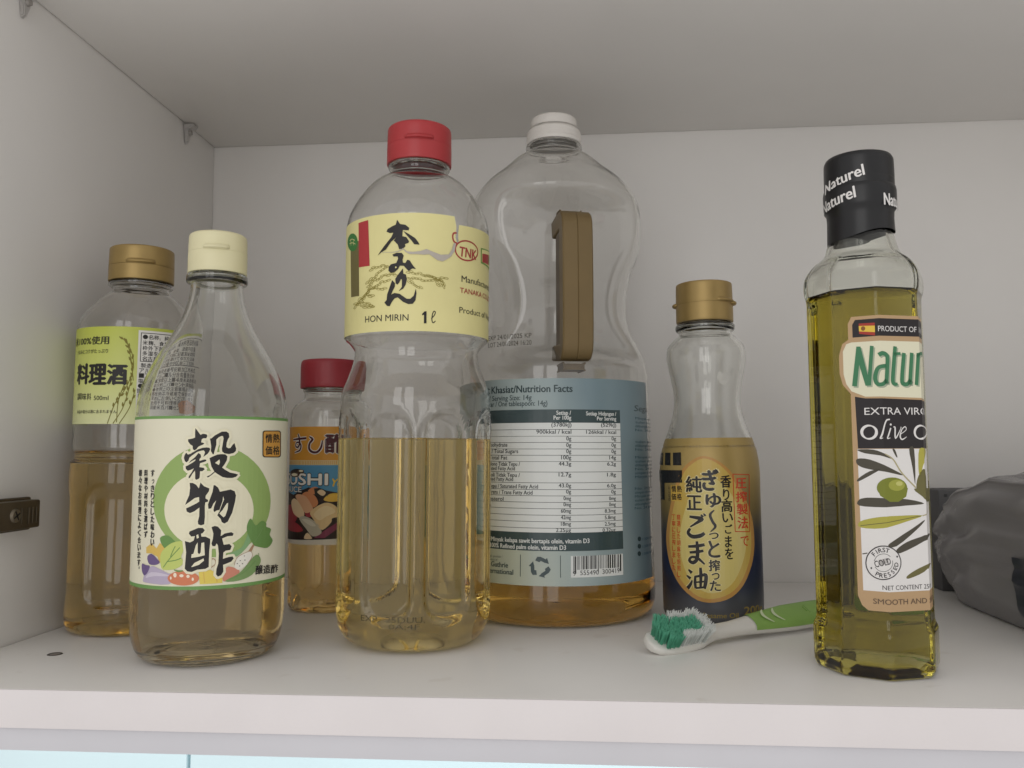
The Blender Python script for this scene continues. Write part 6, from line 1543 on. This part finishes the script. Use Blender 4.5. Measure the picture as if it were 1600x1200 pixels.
# ------------------------------------------------------------------ toothbrush lying on the shelf
D = Vector((math.cos(math.radians(36)), math.sin(math.radians(36)), 0))
tb_root = empty('toothbrush', (0.3195, 0.0770, 0), 'white and green toothbrush lying on the shelf beside the olive oil bottle', 'toothbrush')
ROLL = math.radians(30)
side_v = Vector((-D.y, D.x, 0)); upv = Vector((0, 0, 1)) * math.cos(ROLL) - side_v * math.sin(ROLL); sv = side_v * math.cos(ROLL) + Vector((0, 0, 1)) * math.sin(ROLL)
def tbp(x, s, h):     # along the brush, sideways, up from the brush's own back (mm)
    p = (D * x + sv * s + upv * h) * 1.16 + Vector((0, 0, 1.2)); return p
stations = [(0.3, .8, 1.4, 3.2), (1.0, 3.6, 1.8, 3.3), (3.5, 6.0, 2.1, 3.4), (9, 7.4, 2.2, 3.5), (18, 7.6, 2.2, 3.6), (26, 6.6, 2.3, 3.8), (31, 4.8, 2.4, 4.0), (36, 3.6, 2.6, 4.4), (46, 3.4, 2.7, 4.8), (53, 3.9, 2.9, 5.2), (58, 4.4, 3.1, 5.4), (70, 5.6, 3.4, 5.6), (82, 6.6, 3.7, 5.9), (100, 6.8, 3.8, 6.0), (120, 6.2, 3.7, 6.0), (145, 5.6, 3.5, 5.8), (168, 5.4, 3.3, 5.6), (178, 4.2, 2.8, 5.4), (182, 1.6, 1.2, 5.2)]
def brush_loft(st, grow=0.0, only_top=False, ns=20):
    st2 = []
    for a, b in zip(st, st[1:]):
        for k in range(3):
            t = k / 3; st2.append(tuple(x + (y - x) * t for x, y in zip(a, b)))
    st2.append(st[-1]); v, f = [], []
    for x, w, th, c in st2:
        for k in range(ns):
            a = (2 * math.pi * k / ns) if not only_top else (math.pi * (0.06 + 0.88 * k / (ns - 1)))
            ca, sa = math.cos(a), math.sin(a)
            s = (w + grow) * math.copysign(abs(ca) ** 0.75, ca); h = c + (th + grow) * math.copysign(abs(sa) ** 0.75, sa)
            v.append(mm(tbp(x, s, h)))
    for i in range(len(st2) - 1):
        for k in range(ns if not only_top else ns - 1):
            a = i * ns + k; b = i * ns + (k + 1) % ns; f.append((a, b, b + ns, a + ns))
    if not only_top: f += [tuple(range(ns))[::-1], tuple(range((len(st2) - 1) * ns, len(st2) * ns))]
    return v, f
wplas = pbr('white_brush_plastic', '#dcdad4', 0.3, coat=0.2, sss=0.05)
v, f = brush_loft(stations); bh = mesh('handle', v, f, wplas, tb_root)
gr = pbr('green_rubber', '#86ad54', 0.5, var=0.04, vscale=120)
v, f = brush_loft([s for s in stations if 58 <= s[0] <= 168], 0.35, True); grip = mesh('grip', v, f, gr, tb_root)
ridge = pbr('green_rubber_ridge', '#86ac58', 0.5)
v, f = [], []
for i in range(22):
    x = 92 + i * 1.5; w = 5.6 * math.sqrt(max(0.05, 1 - ((i - 10.5) / 11) ** 2))
    for dx in (-.3, .3):
        for s in (-w, w):
            for hh in (0, 1): v.append(mm(tbp(x + dx, s * (.86 if hh else 1), 6.0 + 3.8 * (1 - (s / 7.2) ** 2) ** .375 + hh * .62)))
    b = i * 8; f += [(b, b + 1, b + 3, b + 2), (b + 4, b + 6, b + 7, b + 5), (b + 1, b + 5, b + 7, b + 3), (b, b + 4, b + 5, b + 1), (b + 2, b + 3, b + 7, b + 6)]
tag(mesh('grip_ridges', v, f, ridge, grip, smooth=False), kind='stuff')
for x0 in (65.0, 72.0):          # two pale curved marks on the grip
    v, f = [], []
    for i in range(13):
        t = i / 12; s = -4.2 + 8.4 * t; x = x0 + 3.0 * (2 * t - 1) ** 2 ; w = 0.95 * math.sin(math.pi * (0.12 + .76 * t))
        q = min(1, abs(s) / 6.6); h = 5.75 + 3.55 * (1 - q ** 2.67) ** .375 + .5
        for dx in (-w, w): v.append(mm(tbp(x + dx, s, h)))
    for i in range(12): f.append((2 * i, 2 * i + 1, 2 * i + 3, 2 * i + 2))
    mesh('curved_mark', v, f, pbr('pale_green_mark', '#cfdcb4', 0.5), grip)
# bristles: thin tapered rods in tufts, splayed with use
rnd = random.Random(5)
def bristles(name, tufts, mat, per=34):
    v, f = [], []
    for (x, s, L, lx, ls) in tufts:
        for q in range(per):
            a = rnd.uniform(0, 6.283); r = math.sqrt(rnd.random()) * 1.05
            bx, bs = x + r * math.cos(a), s + r * math.sin(a)
            ex = bx + lx + r * math.cos(a) * .5 + rnd.gauss(0, .13); es = bs + ls + r * math.sin(a) * .6 + rnd.gauss(0, .13); l = L * rnd.uniform(.97, 1.02)
            w = .15; b = len(v)
            for t in (0, .55, 1):
                px, ps = bx + (ex - bx) * t ** 1.4, bs + (es - bs) * t ** 1.4
                for k in range(3): v.append(mm(tbp(px + w * math.cos(k * 2.094), ps + w * math.sin(k * 2.094), 5.0 + l * t)))
            for j in range(2):
                for k in range(3): f.append((b + j * 3 + k, b + j * 3 + (k + 1) % 3, b + j * 3 + 3 + (k + 1) % 3, b + j * 3 + 3 + k))
            f.append((b + 6, b + 7, b + 8))
    return tag(mesh(name, v, f, mat, tb_root, smooth=True), kind='stuff')
white_t, green_t = [], []
for i in range(11):
    x = 4.5 + i * 2.35
    for j, s in enumerate((-5.0, -2.5, 0, 2.5, 5.0)):
        if i in (0, 10) and abs(s) > 4: continue
        edge = abs(s) > 4 or i >= 9
        if i < 4: edge = False
        L = 7.4 + (.6 if edge else 0) + .5 * math.sin(i * 1.7)
        (white_t if edge else green_t).append((x, s, L, -1.2 + .16 * i + (1.6 if i > 8 else 0), s * .16))
bristles('white_bristles', white_t, pbr('white_nylon', '#e4e8e4', 0.4))
bristles('green_bristles', green_t, pbr('green_nylon', '#5fb896', 0.4))

# ------------------------------------------------------------------ plastic bag at the right, with printed panel
bag_root = empty('plastic_bag', (0.602, 0.160, 0), 'crumpled grey plastic bag standing at the right edge', 'bag')
def bag_pt(a, t, off=0.0):
    """a = angle round the bag, t = 0 at the foot to 1 at the top centre; metres relative to the bag's base point"""
    ca, sa = math.cos(a), math.sin(a)
    e = 0.36
    cx = math.copysign(abs(ca) ** e, ca); cy = math.copysign(abs(sa) ** e, sa)
    fold = 0.5 + 0.5 * noise.noise(Vector((ca * 1.6, sa * 1.6, 4.0)))
    h = 0.084
    if t < 0.62:
        q = t / 0.62; z = h * 0.93 * q
        rr = 0.89 + 0.11 * math.sin(math.pi * 0.5 * min(1, q * 1.7)) - .030 * (0.3 + fold) * math.exp(-((q - 0.70) / .07) ** 2) + .022 * math.exp(-((q - 0.82) / .09) ** 2) - .03 * sstep(q, .86, 1.0)
    else:
        q = (t - 0.62) / 0.38; z = h * (0.93 + 0.09 * math.sin(q * math.pi / 2)); rr = max(0.0, math.cos(q * math.pi / 2) ** .8) * .974
    slope = 1 - 0.42 * max(0, cy * rr) ** 1.3 * sstep(z, 0.015, 0.06)
    p = Vector((0.086 * cx * rr, 0.100 * cy * rr, z * slope))
    n = Vector((p.x, p.y, (z - 0.03) * (1.2 if z > .03 else 0.2))).normalized()
    drag = Vector((p.x * 26, p.y * 26, p.z * 26 + 0.9 * p.y * 26))
    s1 = noise.noise(p * 17 + Vector((3, 1, 7))); ridge = 1 - abs(noise.noise(drag + Vector((9, 4, 2)))); ridge2 = 1 - abs(noise.noise(drag * 1.9 + Vector((2, 7, 5))))
    fv = Vector((p.x * 13, p.y * 13 + p.z * 16, p.z * 26 - p.y * 7)); f1 = noise.noise(fv + Vector((5, 2, 8))); f2 = noise.noise(fv * 2.3 + Vector((1, 6, 3))); f3 = noise.noise(fv * 5.1 + Vector((4, 4, 1)))
    amp = min(1, z / 0.015)
    p = p + n * (amp * (0.0026 * s1 + 0.0100 * (abs(f1) - 0.25) + 0.0045 * (abs(f2) - 0.2) + 0.0016 * abs(f3) + 0.0022 * ridge ** 9) + off)
    p.z = max(p.z, 0.0006)
    return p
NA, NT = 240, 110
v, f = [], []
for j in range(NT + 1):
    for i in range(NA): v.append(bag_pt(2 * math.pi * i / NA, j / NT))
for j in range(NT):
    for i in range(NA):
        a = j * NA + i; b = j * NA + (i + 1) % NA; f.append((a, b, b + NA, a + NA))
bagm = pbr('grey_polythene', '#7b797b', 0.24, var=0.05, vscale=25, bump=0.12, bscale=60)
bag = mesh('film', v, f, bagm, bag_root)
v, f = [], []
A0, A1, T0, T1 = math.pi + 0.03, math.pi + 0.75, 0.04, 0.315
for j in range(61):
    for i in range(91): v.append(bag_pt(A0 + (A1 - A0) * i / 90, T0 + (T1 - T0) * j / 60, 0.0012))
for j in range(60):
    for i in range(90): a = j * 91 + i; f.append((a, a + 1, a + 92, a + 91))
mesh('printed_panel', v, f, pbr('dark_bag_print', '#2c2f38', 0.35), bag_root)

# carton behind the bag
bx = empty('carton', (0.58, 0.28, 0), 'dark grey carton against the back wall, mostly behind the bag', 'box')
o = from_bm('carton_body', box_bm(-0.046, -0.014, 0.0, 0.06, 0.017, 0.0685, 0.0008, 2), pbr('grey_card', '#5a5a5c', 0.6, var=0.04, vscale=30), bx, angle=40)
def flat_text(name, s, h, mat, parent, place):
    vs, fs, bb = text2d(s); sc = h / (bb[3] - bb[1])
    return mesh(name, [place((x - bb[0]) * sc, (y - bb[1]) * sc) for x, y in vs], fs, mat, parent, smooth=False)
dk = pbr('carton_print', '#1c1c20', 0.6)
flat_text('lettering', '72', 0.0055, dk, o, lambda x, y: (-0.0325 + y, -0.0143, 0.0655 - x))
flat_text('lettering', 'lll', 0.0022, dk, o, lambda x, y: (-0.0425 + y, -0.0143, 0.0655 - x))

# ------------------------------------------------------------------ door hinge on the left wall
hg = empty('door_hinge', (0.0, 0.065, 0.0655), 'dark metal door hinge screwed to the left wall', 'hinge')
nick = pbr('tarnished_steel', '#5a5040', 0.5, metal=0.4, var=0.1, vscale=80, bump=0.1, bscale=300)
pl = from_bm('mounting_plate', box_bm(0.0001, -0.034, -0.0085, 0.0035, 0.020, 0.0085, 0.0008, 2), nick, hg, angle=40)
arm = from_bm('arm', box_bm(0.0035, -0.036, -0.0070, 0.0095, 0.0188, 0.0072, 0.0009, 2), nick, hg, angle=40)
for y in (0.0040, 0.0095, 0.0125, 0.0155):
    from_bm('groove_rib', box_bm(0.0094, y - .0004, -0.0045, 0.0100, y + .0004, 0.0035, 0.0002, 1), nick, arm, angle=40)
bm = bmesh.new(); bmesh.ops.create_cone(bm, cap_ends=True, segments=24, radius1=0.0036, radius2=0.0031, depth=0.0014)
bmesh.ops.rotate(bm, verts=bm.verts, matrix=Matrix.Rotation(math.pi / 2, 3, 'Y')); bmesh.ops.translate(bm, verts=bm.verts, vec=(0.0101, -0.0012, 0.0002))
scr = from_bm('screw', bm, pbr('screw_steel', '#7a7060', 0.45, metal=0.5), arm, angle=40)
slot = pbr('screw_slot', '#1c1a16', 0.7)
for a in (0.5, 0.5 + math.pi / 2):
    bm = box_bm(0.0106, -0.0025, -0.0004, 0.01095, 0.0025, 0.0004)
    bmesh.ops.rotate(bm, verts=bm.verts, matrix=Matrix.Rotation(a, 3, 'X')); bmesh.ops.translate(bm, verts=bm.verts, vec=(0.0, -0.0012, 0.0002))
    from_bm('slot', bm, slot, scr)

# ------------------------------------------------------------------ clear pegs that carry the upper shelf
pegm = pbr('frosted_clear_plastic', '#dedbd8', 0.3)
pegm.node_tree.nodes['Principled BSDF'].inputs['Transmission Weight'].default_value = 0.45
def peg(y, label):
    r = empty('shelf_peg', (0.0, y, HEIGHT), label, 'shelf peg', 'clear pegs under the upper shelf')
    bm = bmesh.new()
    pts = [(0.0002, -0.0008), (0.0095, -0.0008), (0.0095, -0.0028), (0.0040, -0.0050), (0.0030, -0.0150), (0.0002, -0.0170)]
    vs0 = [bm.verts.new((x, -0.0045, z)) for x, z in pts]; vs1 = [bm.verts.new((x, 0.0045, z)) for x, z in pts]
    bm.faces.new(vs0); bm.faces.new(vs1[::-1])
    for i in range(len(pts)): j = (i + 1) % len(pts); bm.faces.new((vs0[j], vs0[i], vs1[i], vs1[j]))
    for vtx in bm.verts:
        if vtx.co.z < -0.012: vtx.co.y *= 0.35
    bmesh.ops.recalc_face_normals(bm, faces=bm.faces)
    bmesh.ops.bevel(bm, geom=bm.edges[:], offset=0.0006, segments=2, affect='EDGES')
    bmesh.ops.scale(bm, vec=(0.85, 0.85, 0.9), verts=bm.verts)
    from_bm('bracket', bm, pegm, r, angle=40)
    bm = bmesh.new(); bmesh.ops.create_cone(bm, cap_ends=True, segments=16, radius1=0.0022, radius2=0.0018, depth=0.0022)
    bmesh.ops.rotate(bm, verts=bm.verts, matrix=Matrix.Rotation(math.pi / 2, 3, 'Y')); bmesh.ops.translate(bm, verts=bm.verts, vec=(0.0038, 0, -0.0066))
    from_bm('pin_head', bm, pbr('peg_pin', '#a09c98', 0.4, metal=0.2), r, angle=40)
peg(0.2505, 'clear plastic shelf peg near the back corner')
peg(0.0665, 'clear plastic shelf peg nearest the front, at the picture corner')

# screw cover set into the shelf
sc_ = empty('screw_cover', (0.0365, 0.0585, 0.0), 'small dark screw cover set into the shelf near the left', 'screw cover')
lathe('rim', [(2.3, 0.02), (2.5, 0.25), (2.9, 0.35), (3.3, 0.22), (3.5, 0.02)], pbr('dark_rim', '#4a443e', 0.5), sc_, n=32)
lathe('disc', [(2.4, 0.12), (1.2, 0.10), (0.01, 0.10)], pbr('grey_disc', '#8f8a84', 0.45), sc_, n=32)
